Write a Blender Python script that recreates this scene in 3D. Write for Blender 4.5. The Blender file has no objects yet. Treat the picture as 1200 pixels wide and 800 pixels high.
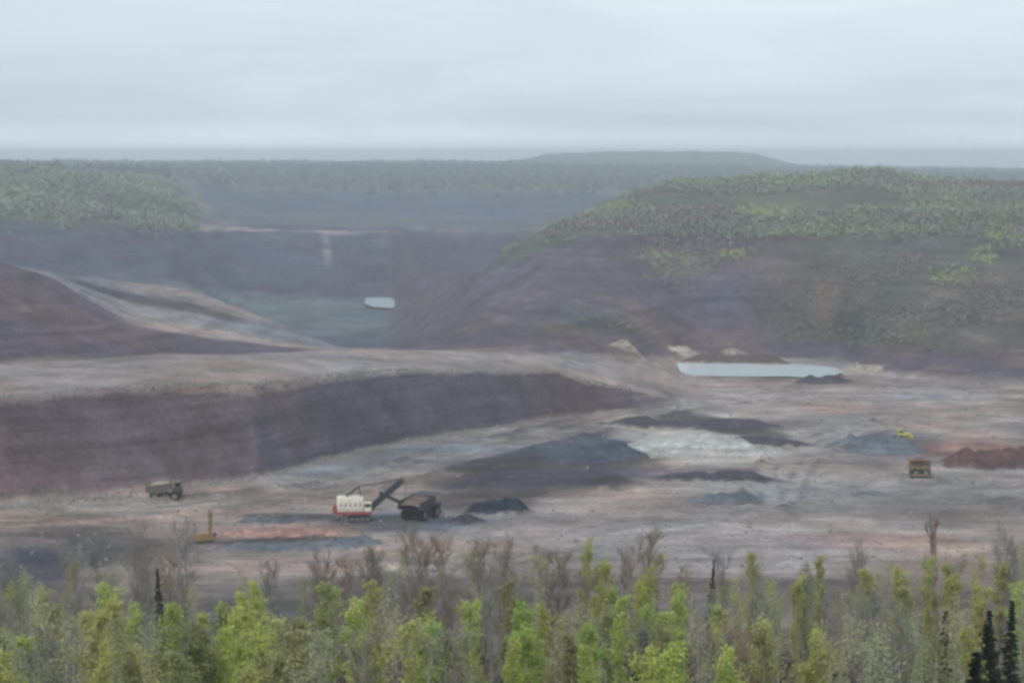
import bpy, bmesh, math, random
import numpy as np
from mathutils import Vector, Matrix
random.seed(7)
rng = np.random.default_rng(11)
C = bpy.context.scene.collection
SC = bpy.context.scene
R = math.radians
F = 2400.0      # focal length, in pixels of a 1200 px wide photograph
HR = 186.0      # row of the horizon
ZC = 105.0      # eye height above the pit floor, metres

# ------------------------------------------------------------------ camera
cam_d = bpy.data.cameras.new('camera')
cam = bpy.data.objects.new('camera', cam_d); C.objects.link(cam)
cam.location = (0, 0, ZC); cam.rotation_euler = (R(90), 0, 0)
cam_d.sensor_width = 36.0; cam_d.lens = 36.0 * F / 1200.0
cam_d.shift_y = -(400 - HR) / 1200.0
cam_d.clip_start = 0.5; cam_d.clip_end = 60000
SC.camera = cam

# ------------------------------------------------------------------ sky, sun, exposure
SUN_EL, SUN_AZ = R(48), R(200)          # high veiled sun behind the viewer's left shoulder
w = bpy.data.worlds.new('World'); SC.world = w; w.use_nodes = True
nt = w.node_tree; N = nt.nodes; L = nt.links
for n in list(N): N.remove(n)
out = N.new('ShaderNodeOutputWorld'); bg = N.new('ShaderNodeBackground'); bg.inputs[1].default_value = 0.1
sky = N.new('ShaderNodeTexSky'); sky.sky_type = 'NISHITA'; sky.sun_disc = False
sky.sun_elevation = SUN_EL; sky.sun_rotation = SUN_AZ; sky.air_density = 1.2; sky.dust_density = 3.0
tc = N.new('ShaderNodeTexCoord')
mp = N.new('ShaderNodeMapping'); mp.inputs['Scale'].default_value = (2.2, 2.2, 13.0)
mp.inputs['Location'].default_value = (3.1, 0.4, 5.1)
nz = N.new('ShaderNodeTexNoise'); nz.inputs['Scale'].default_value = 1.9; nz.inputs['Detail'].default_value = 5
nz.inputs['Roughness'].default_value = 0.52; nz.inputs['Distortion'].default_value = 0.5
rp = N.new('ShaderNodeValToRGB')
rp.color_ramp.elements[0].position = 0.30; rp.color_ramp.elements[0].color = (4.75, 5.6, 6.25, 1)
rp.color_ramp.elements[1].position = 0.72; rp.color_ramp.elements[1].color = (6.55, 7.3, 7.9, 1)
mx = N.new('ShaderNodeMixRGB'); mx.inputs[0].default_value = 0.93
L.new(tc.outputs['Generated'], mp.inputs['Vector']); L.new(mp.outputs[0], nz.inputs['Vector'])
L.new(nz.outputs['Fac'], rp.inputs[0]); L.new(sky.outputs[0], mx.inputs[1]); L.new(rp.outputs[0], mx.inputs[2])
sx = N.new('ShaderNodeSeparateXYZ'); L.new(tc.outputs['Generated'], sx.inputs[0])
gr = N.new('ShaderNodeMapRange'); gr.interpolation_type = 'SMOOTHSTEP'; gr.inputs[1].default_value = 0.0; gr.inputs[2].default_value = 0.022; gr.inputs[3].default_value = 1.55; gr.inputs[4].default_value = 1.0
L.new(sx.outputs['Z'], gr.inputs[0]); vs_ = N.new('ShaderNodeVectorMath'); vs_.operation = 'SCALE'; L.new(mx.outputs[0], vs_.inputs[0]); L.new(gr.outputs[0], vs_.inputs['Scale'])
L.new(vs_.outputs[0], bg.inputs[0]); L.new(bg.outputs[0], out.inputs[0])
sd = bpy.data.lights.new('sun', 'SUN'); sd.energy = 1.4; sd.angle = R(14); sd.color = (1.0, 0.95, 0.88)
so = bpy.data.objects.new('sun', sd); C.objects.link(so)
sdir = Vector((math.sin(SUN_AZ) * math.cos(SUN_EL), math.cos(SUN_AZ) * math.cos(SUN_EL), math.sin(SUN_EL)))
so.rotation_euler = sdir.to_track_quat('Z', 'Y').to_euler(); so.location = (0, -50, 300)
SC.view_settings.view_transform = 'Standard'; SC.view_settings.look = 'None'
SC.view_settings.exposure = 0.36; SC.view_settings.gamma = 1.0
SC.render.engine = 'CYCLES'
SC.cycles.filter_width = 3.0            # soft long lens
SC.cycles.volume_max_steps = 64
SC.cycles.max_bounces = 14; SC.cycles.diffuse_bounces = 3; SC.cycles.volume_bounces = 10; SC.cycles.transparent_max_bounces = 8

# ------------------------------------------------------------------ helpers
def tag(o, label=None, cat=None, group=None, kind=None):
    if label: o['label'] = label
    if cat: o['category'] = cat
    if group: o['group'] = group
    if kind: o['kind'] = kind
    return o
def W(px, row, Y):                       # a point at depth Y seen at that place of the photograph
    return Vector(((px - 600) / F * Y, Y, ZC - (row - HR) / F * Y))
def material(name, col, rough=0.9, var=0.25, scale=1.0, col2=None, bump=0.0, metal=0.0, objcol=False, detail=6):
    m = bpy.data.materials.new(name); m.use_nodes = True
    n = m.node_tree.nodes; l = m.node_tree.links
    b = n['Principled BSDF']; b.inputs['Roughness'].default_value = rough; b.inputs['Metallic'].default_value = metal
    b.inputs['Specular IOR Level'].default_value = 0.3
    t = n.new('ShaderNodeTexCoord'); z = n.new('ShaderNodeTexNoise')
    z.inputs['Scale'].default_value = scale; z.inputs['Detail'].default_value = detail; z.inputs['Roughness'].default_value = 0.62
    l.new(t.outputs['Object'], z.inputs['Vector'])
    r = n.new('ShaderNodeValToRGB')
    c2 = col2 or tuple(c * (1 - var) for c in col); c1 = tuple(min(1, c * (1 + var)) for c in col) if not col2 else col
    r.color_ramp.elements[0].position = 0.35; r.color_ramp.elements[0].color = (*c2, 1)
    r.color_ramp.elements[1].position = 0.65; r.color_ramp.elements[1].color = (*c1, 1)
    l.new(z.outputs['Fac'], r.inputs[0]); src = r.outputs[0]
    if objcol:
        oi = n.new('ShaderNodeObjectInfo'); mu = n.new('ShaderNodeMixRGB'); mu.blend_type = 'MULTIPLY'; mu.inputs[0].default_value = 1
        l.new(src, mu.inputs[1]); l.new(oi.outputs['Color'], mu.inputs[2]); src = mu.outputs[0]
    l.new(src, b.inputs['Base Color'])
    if bump:
        bp = n.new('ShaderNodeBump'); bp.inputs['Strength'].default_value = 0.7; bp.inputs['Distance'].default_value = bump
        l.new(z.outputs['Fac'], bp.inputs['Height']); l.new(bp.outputs[0], b.inputs['Normal'])
    return m

class MB:
    """collects shapes that become ONE mesh object"""
    def __init__(s): s.v = []; s.f = []
    def add(s, vs, fs):
        k = len(s.v); s.v += [tuple(v) for v in vs]; s.f += [tuple(i + k for i in f) for f in fs]
    def box(s, c, d, rot=None, taper=1.0, tx=None):
        hx, hy, hz = d[0] / 2, d[1] / 2, d[2] / 2
        t2 = tx if tx is not None else taper
        vs = [Vector((x * hx * (1 if z < 0 else t2), y * hy * (1 if z < 0 else taper), z * hz)) for z in (-1, 1) for x, y in ((-1, -1), (1, -1), (1, 1), (-1, 1))]
        if rot: vs = [rot @ v for v in vs]
        s.add([v + Vector(c) for v in vs], [(3, 2, 1, 0), (4, 5, 6, 7), (0, 1, 5, 4), (1, 2, 6, 5), (2, 3, 7, 6), (3, 0, 4, 7)])
    def tube(s, a, b, r0, r1=None, n=8):
        a, b = Vector(a), Vector(b); r1 = r0 if r1 is None else r1
        d = (b - a).normalized(); u = d.orthogonal().normalized(); v = d.cross(u)
        vs = [p + (u * math.cos(2 * math.pi * i / n) + v * math.sin(2 * math.pi * i / n)) * r for p, r in ((a, r0), (b, r1)) for i in range(n)]
        fs = [(i, (i + 1) % n, n + (i + 1) % n, n + i) for i in range(n)] + [tuple(range(n))[::-1], tuple(range(n, 2 * n))]
        s.add(vs, fs)
    def beam(s, a, b, wd, ht):
        a, b = Vector(a), Vector(b); d = b - a; q = d.to_track_quat('X', 'Z').to_matrix()
        s.box((a + b) / 2, (d.length, wd, ht), q)
    def prism(s, pts, y0, y1):            # profile in x,z extruded along y
        n = len(pts); vs = [Vector((x, y0, z)) for x, z in pts] + [Vector((x, y1, z)) for x, z in pts]
        s.add(vs, [tuple(range(n)), tuple(range(n, 2 * n))[::-1]] + [(i, n + i, n + (i + 1) % n, (i + 1) % n) for i in range(n)])
    def build(s, name, mat, parent=None, bevel=0.0, smooth=False):
        me = bpy.data.meshes.new(name); me.from_pydata(s.v, [], s.f); me.update()
        bm = bmesh.new(); bm.from_mesh(me); bmesh.ops.recalc_face_normals(bm, faces=bm.faces[:])
        if bevel: bmesh.ops.bevel(bm, geom=bm.edges[:], offset=bevel, segments=1, affect='EDGES', clamp_overlap=True)
        bm.to_mesh(me); bm.free(); me.materials.append(mat)
        if smooth: me.polygons.foreach_set('use_smooth', [True] * len(me.polygons))
        o = bpy.data.objects.new(name, me); C.objects.link(o)
        if parent: o.parent = parent
        return o
def empty(name, loc=(0, 0, 0), rz=0, scale=1):
    o = bpy.data.objects.new(name, None); C.objects.link(o); o.location = loc; o.rotation_euler = (0, 0, rz); o.scale = (scale,) * 3
    o.empty_display_size = 0.5
    return o
def copy_tree(o, parent=None):
    c = o.copy(); C.objects.link(c); c.parent = parent
    for ch in o.children: copy_tree(ch, c)
    return c

# value noise (numpy)
_P = rng.random((256, 256))
def vnoise(x, y):
    xi = np.floor(x).astype(int); yi = np.floor(y).astype(int); fx = x - xi; fy = y - yi
    fx = fx * fx * (3 - 2 * fx); fy = fy * fy * (3 - 2 * fy)
    a = _P[xi & 255, yi & 255]; b = _P[(xi + 1) & 255, yi & 255]; c = _P[xi & 255, (yi + 1) & 255]; d = _P[(xi + 1) & 255, (yi + 1) & 255]
    return (a * (1 - fx) + b * fx) * (1 - fy) + (c * (1 - fx) + d * fx) * fy - 0.5
def fbm(x, y, scale, oct=5, gain=0.5):
    x = np.asarray(x, float) / scale; y = np.asarray(y, float) / scale; s = 0; a = 1.0
    for k in range(oct):
        s = s + a * vnoise(x + 17.3 * k, y - 9.1 * k); x = x * 2.03; y = y * 2.03; a *= gain
    return s

# ------------------------------------------------------------------ the terrain: profile lines running across the pit, near to far
# each: pixel columns -> depth Y, and height given either as 'z' (relative to the eye) or as a row
def crv(px, Y, z=None, row=None): return (px, Y, z, row)
PX = np.concatenate([np.linspace(-3000, -330, 60)[:-1], np.linspace(-330, 0, 80)[:-1], np.linspace(0, 1200, 480)[:-1], np.linspace(1200, 1530, 80)[:-1], np.linspace(1530, 4200, 60)])
def I(keys, vals): return np.interp(PX, keys, vals)
toeY = I([-300, 0, 170, 300, 420, 540, 740, 830, 1000, 1200], [600, 618, 645, 678, 743, 790, 857, 880, 880, 870])
bh = I([-300, 0, 200, 420, 560, 650, 720, 780, 830], [30, 28.5, 29, 24.5, 19.5, 16, 9, 3, 0])
lines = []; lidx = []
def add(Y, z=None, row=None, v=None):
    lidx.append(v if v is not None else (0 if not lidx else math.floor(lidx[-1]) + 1))
    Y = Y if isinstance(Y, np.ndarray) else np.full_like(PX, float(Y))
    if z is None: z = -(row - HR) / F * Y
    z = z if isinstance(z, np.ndarray) else np.full_like(PX, float(z))
    lines.append((Y, z))
add(3, -1.8); add(12, -8); add(40, -20); add(120, -40); add(250, -62); add(400, -100); add(445, -105)      # 0-6
add(I([-300, 1200], [560, 560]), -105.0)                                                          # 7
add(toeY, -105.0)                                                                                          # 8 toe of the long bench
add(toeY + np.maximum(1.28 * bh, 4), -105 + bh)                                                            # 9 crest
c9Y = I([-300, 0, 200, 400, 640, 740, 800, 980, 1010, 1100, 1200, 1500], [750, 754, 800, 860, 943, 984, 1054, 1054, 1004, 955, 937, 930])
add(c9Y, I([0, 200, 400, 560, 640, 740, 800], [-76, -76.5, -80.5, -86, -90, -98.5, -105]))             # 10 back of the bench, toe of the right wall
add(I([-300, 0, 60, 100, 150, 250, 370, 400, 640, 740, 800, 980, 1010, 1100, 1200], [850, 850, 850, 838, 838, 846, 866, 872, 975, 1020, 1090, 1090, 1035, 985, 970]),
    row=I([-300, 0, 60, 100, 150, 250, 370, 400, 480, 560, 640, 740, 800, 980, 1010, 1100, 1200], [290, 305, 325, 350, 378, 395, 409, 411, 411, 409, 405, 403, 408, 410, 416, 425, 430]))   # 11
add(I([-300, 60, 220, 370, 640, 740, 800, 980, 1010, 1100, 1200], [960, 960, 1000, 960, 1010, 1060, 1115, 1115, 1062, 1010, 995]),
    row=I([-300, 0, 60, 100, 220, 260, 370, 400, 480, 560, 640, 740, 800, 980, 1010, 1100, 1200], [308, 310, 318, 322, 338, 352, 395, 407, 408, 400, 385, 380, 380, 388, 392, 395, 395]))   # 12
Y = I([460, 500, 560, 640, 800, 1200], [1330, 1250, 1150, 1120, 1165, 1080])
rw = I([500, 560, 640, 800, 1200], [372, 350, 325, 322, 330])
zz = -(rw - HR) / F * Y; t = np.clip((PX - 440) / 60, 0, 1); add(Y, zz * t + (1 - t) * -120)                # 13 deep end of the pit / wall
Y = I([0, 200, 280, 460, 500, 560, 640, 800, 1200], [1500, 1560, 1700, 1735, 1450, 1200, 1200, 1235, 1210])
rw = I([0, 200, 280, 460, 500, 560, 640, 700, 800, 1000, 1090, 1200], [322, 330, 350, 352, 348, 328, 292, 272, 266, 262, 262, 255])
add(Y, row=rw)                                                                                               # 14 valley end / top of steep wall
Y = I([0, 200, 260, 460, 500, 560, 640, 700, 800, 1200], [1640, 1720, 1950, 2000, 1600, 1265, 1300, 1400, 1500, 1500])
rw = I([0, 90, 230, 300, 470, 500, 560, 600, 640, 700, 740, 780, 800, 900, 960, 1000, 1030, 1060, 1130, 1200], [258, 262, 272, 274, 274, 325, 318, 288, 262, 240, 222, 206, 203, 200, 197, 193, 191, 201, 203, 202])
rw = rw + 7 * np.clip((PX - 600) / 60, 0, 1)
add(Y, row=rw)                                                                                               # 15 bench / hill crest
Y = I([0, 460, 500, 540, 640, 1200], [1800, 2080, 1950, 1900, 1900, 1900]); t = np.clip((PX - 470) / 40, 0, 1)
add(Y, z=(1 - t) * (-I([0, 90, 230, 300, 470], [240, 244, 262, 270, 272]) + HR) / F * Y + t * -112, v=15.5)
Y = I([0, 200, 260, 460, 520, 640, 1200], [1900, 1950, 2150, 2170, 2100, 2150, 2150])
rw = I([0, 60, 200, 260, 460, 520, 640, 740, 800, 1200], [214, 214, 240, 262, 266, 268, 266, 260, 250, 250]); add(Y, row=rw)   # 16
Y = I([0, 200, 240, 1200], [2250, 2350, 2600, 2600]); rw = I([-300, 0, 30, 60, 150, 290, 640, 1200], [192, 196, 200, 203, 210, 252, 258, 255]); add(Y, row=rw)   # 17
Y = I([0, 200, 240, 1200], [2700, 2750, 2900, 2900]); rw = I([0, 150, 290, 640, 700, 1200], [200, 203, 226, 228, 230, 235]); add(Y, row=rw)   # 18
add(4200, row=I([-300, 600, 1000, 1200], [197, 199, 206, 210]))                                            # 19
add(6200, row=I([-300, 600, 900, 1100, 1200], [191, 192, 196, 200, 202]))                                   # 20
add(6600, row=I([590, 640, 700, 780, 880, 905, 950, 1200], [191, 181.5, 178, 177, 178.5, 186, 197, 200]))       # 21 the flat topped dump
add(7050, row=I([590, 640, 700, 780, 880, 905, 950, 1200], [191, 182, 178.5, 177.5, 179, 187, 197, 200]))       # 22
add(7400, row=I([600, 1200], [190, 199])); add(8500, row=I([600, 1200], [188.6, 197]))                       # 23 24
nsub = [3, 6, 10, 12, 16, 6, 34, 60, 34, 46, 22, 24, 20, 36, 26, 10, 10, 14, 16, 8, 8, 6, 3, 5, 5]
YY = []; ZZ = []; VV = []
for k, n in enumerate(nsub):
    for j in range(n):
        t = j / n; YY.append(lines[k][0] * (1 - t) + lines[k + 1][0] * t); ZZ.append(lines[k][1] * (1 - t) + lines[k + 1][1] * t); VV.append(lidx[k] * (1 - t) + lidx[k + 1] * t)
YY.append(lines[-1][0]); ZZ.append(lines[-1][1]); VV.append(lidx[-1])
YY = np.array(YY); ZZ = np.array(ZZ); VV = np.array(VV)[:, None] + 0 * YY
PP = PX[None, :] + 0 * YY
def band_(v, a, b, s=0.25): return np.clip((v - a) / s + 0.5, 0, 1) * np.clip((b - v) / s + 0.5, 0, 1)
# smooth across columns, and slightly along depth so that crests are worn
ker = np.array([1, 4, 6, 4, 1]) / 16
def sm(A):
    B = np.pad(A, ((0, 0), (2, 2)), mode='edge'); return sum(ker[i] * B[:, i:i + A.shape[1]] for i in range(5))
for _ in range(3): YY = sm(YY); ZZ = sm(ZZ)
B = np.pad(ZZ, ((1, 1), (0, 0)), mode='edge'); ZZ = 0.25 * B[:-2] + 0.5 * B[1:-1] + 0.25 * B[2:]
XX = (PP - 600) / F * YY
# relief: small on the worked floor, larger on faces and hills
dz = np.abs(np.gradient(ZZ, axis=0)) / np.maximum(np.abs(np.gradient(YY, axis=0)), .5)
face = np.clip((dz - 0.08) / 0.35, 0, 1)
far = np.clip((YY - 900) / 1500, 0, 1)
on_near = np.clip((YY - 20) / 60, 0, 1)
flatpond = 1 - np.exp(-(((PP - 890) / 115) ** 4 + ((YY - 1022) / 30) ** 4)) - np.exp(-(((PP - 450) / 28) ** 4 + ((YY - 1720) / 60) ** 4))
ground_amp = (0.9 + 2.6 * face + 5 * far * np.clip((VV - 12.5) / 2, 0, 1)) * on_near * np.clip(flatpond, 0, 1)
rel = fbm(XX, YY, 55, 6, 0.55) * ground_amp * 1.1
gul = .6 * np.abs(fbm(XX * 1.0, YY * 0.35, 34, 4, 0.5)) + .6 * np.abs(fbm(XX, YY, 20, 5, .6))                     # gullies running down the faces
gul = gul * np.clip(.5 + 2.2 * fbm(XX + 70, YY, 45, 3), .05, 1.4) + .35 * np.clip(fbm(XX, YY, 9, 4, .6), 0, 1)
rel -= face * gul * np.clip(flatpond, 0, 1) * (3.2 + 10 * far)
ZZ = ZZ + rel
# bench steps on the right hand wall
wall = np.clip((PP - 560) / 80, 0, 1) * np.clip(VV - 12.2, 0, 1) * np.clip(15 - VV, 0, 1)
st = 11.0; zt = ZZ + 1.5 * fbm(XX, YY, 120, 3); fr = zt / st - np.floor(zt / st)
ZZ = ZZ + wall * 0.55 * (np.clip((fr - 0.5) * 2.2, -0.5, 0.5) - (fr - 0.5)) * st
def floorY(row): return 105 * F / (row - HR)
def road(pts, wd):
    P = [((px - 600) / F * floorY(rw_), floorY(rw_)) for px, rw_ in pts]
    Q = []
    for i in range(len(P) - 1):           # Catmull-Rom
        a, b_, c_, d_ = P[max(i - 1, 0)], P[i], P[i + 1], P[min(i + 2, len(P) - 1)]
        for k in range(8):
            t = k / 8; Q.append(tuple(.5 * (2 * b_[j] + (c_[j] - a[j]) * t + (2 * a[j] - 5 * b_[j] + 4 * c_[j] - d_[j]) * t * t + (3 * b_[j] - a[j] - 3 * c_[j] + d_[j]) * t ** 3) for j in (0, 1)))
    best = np.full(YY.shape, 1e9)
    for (xa, ya), (xb, yb) in zip(Q[:-1], Q[1:]):
        L2 = (xb - xa) ** 2 + (yb - ya) ** 2; t = np.clip(((XX - xa) * (xb - xa) + (YY - ya) * (yb - ya)) / L2, 0, 1)
        d = ((XX - xa) * (yb - ya) - (YY - ya) * (xb - xa)) / L2 ** .5
        dd = np.hypot(XX - xa - t * (xb - xa), YY - ya - t * (yb - ya)); best = np.where(dd < np.abs(best), dd * np.sign(d), best)
    return best
FLM = np.clip(band_(VV, 6.2, 8.0, .2) + band_(VV, 8, 10.1, .2) * np.clip((PP - 800) / 40, 0, 1), 0, 1)
roads = [(road([(-80, 612), (120, 604), (300, 585), (420, 566), (540, 532), (660, 505), (740, 486), (850, 468), (1000, 456), (1280, 474)], 22), 11),
         (road([(1290, 590), (1120, 572), (960, 576), (820, 606), (640, 640), (480, 668)], 20), 10), (road([(1290, 500), (1120, 492), (1010, 505), (930, 540), (900, 590)], 16), 8)]
for d, hw in roads:
    nb_ = np.clip(.7 + 1.6 * fbm(XX, YY, 18, 3), 0, 1.3)
    ZZ = ZZ + FLM * nb_ * 1.5 * np.exp(-((np.abs(d) - hw - 1.5) / 1.7) ** 2) - FLM * .25 * np.exp(-((np.abs(d) - hw * .4) / 1.3) ** 2)
def ground(X, Yv):                        # height of the ground (relative to the eye) at a world point
    p = 600 + F * X / Yv; ci = np.clip(np.searchsorted(PX, p), 1, len(PX) - 1); a = (p - PX[ci - 1]) / (PX[ci] - PX[ci - 1])
    z = [np.interp(Yv, YY[:, c], ZZ[:, c]) for c in (ci - 1, ci)]
    return z[0] * (1 - a) + z[1] * a
def G(px, Yv): X = (px - 600) / F * Yv; return Vector((X, Yv, ZC + ground(X, Yv)))
def floorY(row): return 105 * F / (row - HR)

# soil colours (what the ground is made of, plus one painted slope shade at left) -------------------------------------------
def lin(r, g, b): return np.array([((c / 255 + 0.055) / 1.055) ** 2.4 if c > 10 else c / 3294 for c in (r, g, b)])
def mixto(col, m, c): return col * (1 - m[..., None]) + np.array(c) * m[..., None]
def band(v, a, b, s=0.25): return np.clip((v - a) / s + 0.5, 0, 1) * np.clip((b - v) / s + 0.5, 0, 1)
def blob(px, row, rx, rr, pw=2, tilt=0):
    yv = floorY(row); ROW = HR - F * ZZ / np.maximum(YY, 1)
    dx = (PP - px); dr = (ROW0 - row) - tilt * dx
    e = (np.abs(dx) / rx) ** pw + (np.abs(dr) / rr) ** pw
    wob = 1 + 0.9 * fbm(XX, YY, 30, 4)
    return np.clip(1.6 - 1.2 * e * wob, 0, 1)
ROW0 = HR + F * 105 / np.maximum(YY, 1) # ground plane row of the pit floor: places the colour patches on the floor
FLOOR = np.array([.295, .25, .235]); DARK = np.array([.060, .055, .062]); PURP = np.array([.122, .099, .120])
PINK = np.array([.345, .27, .255]); GREYP = np.array([.27, .265, .27]); PALE = np.array([.50, .48, .45]); RED = np.array([.26, .10, .085])
BLUE = np.array([.075, .085, .125]); SLATE = np.array([.105, .125, .15]); GREEN = np.array([.085, .115, .045]); LITTER = np.array([.12, .105, .08])
col = np.zeros(YY.shape + (3,)) + FLOOR
col = mixto(col, band(VV, -1, 5.4), LITTER)
col = mixto(col, band(VV, 5.4, 6.6), [.15, .13, .12])
n1 = fbm(XX, YY, 60, 5); n2 = fbm(XX + 500, YY, 25, 5); n3 = fbm(XX + 900, YY * .6, 140, 4)
left = np.clip((800 - PP) / 60, 0, 1)
# bench face, bench top
col = mixto(col, band(VV, 8.02, 8.97, .12) * left, PURP)
col = mixto(col, band(VV, 8.97, 10, .12) * left, [.35, .285, .265])
col = mixto(col, np.clip(band(VV, 10, 11.1, .1) * np.clip((385 - PP) / 40, 0, 1), 0, 1), PURP * 0.95)
col = mixto(col, band(VV, 10, 11.1, .1) * np.clip((PP - 385) / 20, 0, 1) * np.clip((690 - PP) / 90, 0, 1), [.28, .225, .215])
col = mixto(col, band(VV, 11.1, 12.1, .15) * np.clip((440 - PP) / 40, 0, 1), [.27, .25, .25])
col = mixto(col, band(VV, 12.0, 13.3, .3) * np.clip((520 - PP) / 40, 0, 1), SLATE)
col = mixto(col, band(VV, 13.2, 14.1, .2) * np.clip((520 - PP) / 40, 0, 1), [.14, .17, .18])
col = mixto(col, band(VV, 14.0, 15.1, .2) * np.clip((560 - PP) / 40, 0, 1), [.085, .085, .12])
for v0, px0, px1, cc_ in ((10.95, 140, 395, [.34, .27, .245]), (11.45, 60, 300, [.10, .085, .09]), (11.8, 120, 330, [.33, .27, .25]), (12.1, -50, 240, [.30, .295, .29])):
    col = mixto(col, band(VV, v0, v0 + .22, .08) * np.clip((PP - px0) / 30, 0, 1) * np.clip((px1 - PP) / 30, 0, 1) * .9, cc_)
# right wall
rt = np.clip((PP - 620) / 60, 0, 1)
col = mixto(col, band(VV, 11.1, 15.9, .15) * np.clip((PP - 440) / 30, 0, 1), PURP)
col = mixto(col, band(VV, 10.4, 14, .3) * np.clip((PP - 560) / 80, 0, 1), PURP * 1.05)
col = mixto(col, band(VV, 11.5, 14, .3) * np.clip((PP - 520) / 80, 0, 1) * np.clip(n3 * 3 + .2, 0, 1) * .8, [.10, .105, .085])
col = mixto(col, band(VV, 10, 13, .3) * np.clip((PP - 560) / 80, 0, 1) * np.clip(n2 * 4 - .7, 0, 1) * .5, [.19, .14, .12])
col = mixto(col, band(VV, 14, 16, .3) * np.clip((PP - 560) / 60, 0, 1), [.125, .125, .085])
col = mixto(col, band(VV, 13.9, 15, .4) * np.clip((PP - 560) / 60, 0, 1) * np.clip(n3 * 5 - .3, 0, 1), [.20, .24, .10])
col = mixto(col, band(VV, 14.7, 16, .3) * np.clip((PP - 860) / 60, 0, 1) * np.clip(n1 * 3 + .5, 0, 1), [.12, .095, .085])
# far side
col = mixto(col, band(VV, 15.5, 16.0, .2) * (1 - rt), [.085, .078, .11])
col = mixto(col, band(VV, 15.95, 16.6, .2) * (1 - rt), [.17, .155, .16])
col = mixto(col, band(VV, 14.5, 15.7, .2) * np.clip(1.5 - np.abs(PP - 381 + 8 * (VV - 15)) / 4.5, 0, 1) * .6, [.24, .24, .25])
col = mixto(col, band(VV, 15, 18, .3) * np.clip((240 - PP) / 30, 0, 1), [.10, .115, .055])
col = mixto(col, band(VV, 16.1, 17, .2) * np.clip((PP - 230) / 30, 0, 1), [.11, .115, .12])
col = mixto(col, band(VV, 17, 18.1, .2) * np.clip((PP - 210) / 30, 0, 1), BLUE)
col = mixto(col, band(VV, 18.1, 30, .2), [.085, .10, .05])
# patches on the pit floor
FL = band(VV, 6, 8.1, .1) + band(VV, 8, 10.2, .1) * np.clip((PP - 790) / 40, 0, 1)
FL = np.clip(FL, 0, 1)
def patch(px, row, rx, rr, c, k=1.0, tilt=0): 
    global col
    col = mixto(col, blob(px, row, rx, rr, 2, tilt) * FL * k, c)
patch(560, 528, 190, 20, GREYP, .9, -0.13)
patch(380, 560, 90, 14, GREYP, .7, -0.1)
patch(120, 592, 160, 9, [.27, .27, .26], .8, -0.03)
patch(650, 545, 135, 36, DARK * 1.15, .95, -0.16)
patch(560, 585, 70, 14, DARK * 1.3, .8, -0.1)
patch(690, 515, 90, 20, [.085, .105, .14], .95)
patch(470, 612, 90, 14, [.13, .145, .17], .85)
patch(330, 604, 60, 5, DARK, .8); patch(340, 636, 100, 6, DARK, .85); patch(320, 620, 95, 5, [.34, .22, .19], .8)
patch(100, 640, 130, 18, [.14, .13, .135], .8); patch(30, 668, 60, 26, [.07, .075, .10], .9)  # navy one: shade on the slope beyond the left trees, painted into the ground
patch(20, 635, 60, 6, PINK, .7)
patch(330, 665, 90, 14, PINK, .8)
patch(825, 518, 105, 26, PALE, .95, 0.12)
patch(830, 496, 100, 8, DARK, .9, 0.2)
patch(830, 556, 110, 8, PURP * 1.2, .8)
patch(850, 585, 60, 9, SLATE, .8)
patch(1040, 520, 70, 14, SLATE, .85)
patch(900, 460, 150, 8, PINK, .8); patch(1000, 478, 110, 8, PINK, .6); patch(1120, 466, 90, 9, GREYP, .8, .1)
patch(970, 447, 36, 5, DARK, .8)
patch(1140, 530, 80, 12, RED * .8, .6)
patch(1000, 632, 130, 10, [.33, .22, .20], .7); patch(700, 622, 110, 10, PINK, .6); patch(840, 630, 50, 10, PINK, .5)
patch(1000, 575, 220, 24, [.31, .285, .255], .7)
for d, hw in roads:
    wv = fbm(XX, YY, 12, 4)
    col = mixto(col, FL * np.clip((hw - np.abs(d)) / 3 + .5 + wv, 0, 1) * .55, [.36, .32, .30])
    col = mixto(col, FL * np.exp(-((np.abs(np.abs(d) - hw * .42)) / 1.5) ** 2) * np.clip(.7 + wv * 2, 0, 1) * .65, [.15, .135, .135])
    col = mixto(col, FL * np.exp(-((np.abs(d) - hw - 1.2) / 1.6) ** 2) * np.clip(.6 + wv * 2, 0, 1) * .6, [.13, .12, .125])
col *= (1 + 0.38 * n2 + 0.30 * n1)[..., None]
st_ = fbm(XX * 0.35 + 60, YY * 1.8, 16, 4, .6)                                 # wheel-worn streaks across the floor
col *= (1 + 0.42 * st_ * FL)[..., None]
tint = fbm(XX - 300, YY + 80, 45, 4)
col *= (1 + .14 * FL * (1 - np.clip((.2 - col.mean(-1)) / .05, 0, 1)))[..., None]
col[..., 0] *= 1 + .22 * tint; col[..., 2] *= 1 - .20 * tint
col = np.clip(col, 0.01, 0.6)

nr, nc = YY.shape
verts = np.stack([XX, YY, ZZ + ZC], -1).reshape(-1, 3)
idx = np.arange(nr * nc).reshape(nr, nc)
fa = np.stack([idx[:-1, :-1], idx[:-1, 1:], idx[1:, 1:], idx[1:, :-1]], -1).reshape(-1, 4)
me = bpy.data.meshes.new('ground'); me.from_pydata(verts.tolist(), [], fa.tolist()); me.update()
ca = me.color_attributes.new('soil', 'FLOAT_COLOR', 'POINT')
ca.data.foreach_set('color', np.concatenate([col, (.15 + .85 * FL * (1 - np.clip(face, 0, 1)))[..., None]], -1).reshape(-1).astype(np.float32))
me.polygons.foreach_set('use_smooth', [True] * len(me.polygons))
mg = bpy.data.materials.new('soil'); mg.use_nodes = True
n = mg.node_tree.nodes; l = mg.node_tree.links; b = n['Principled BSDF']; b.inputs['Roughness'].default_value = .95; b.inputs['Specular IOR Level'].default_value = .15
at = n.new('ShaderNodeVertexColor'); at.layer_name = 'soil'
geo = n.new('ShaderNodeNewGeometry')
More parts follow.
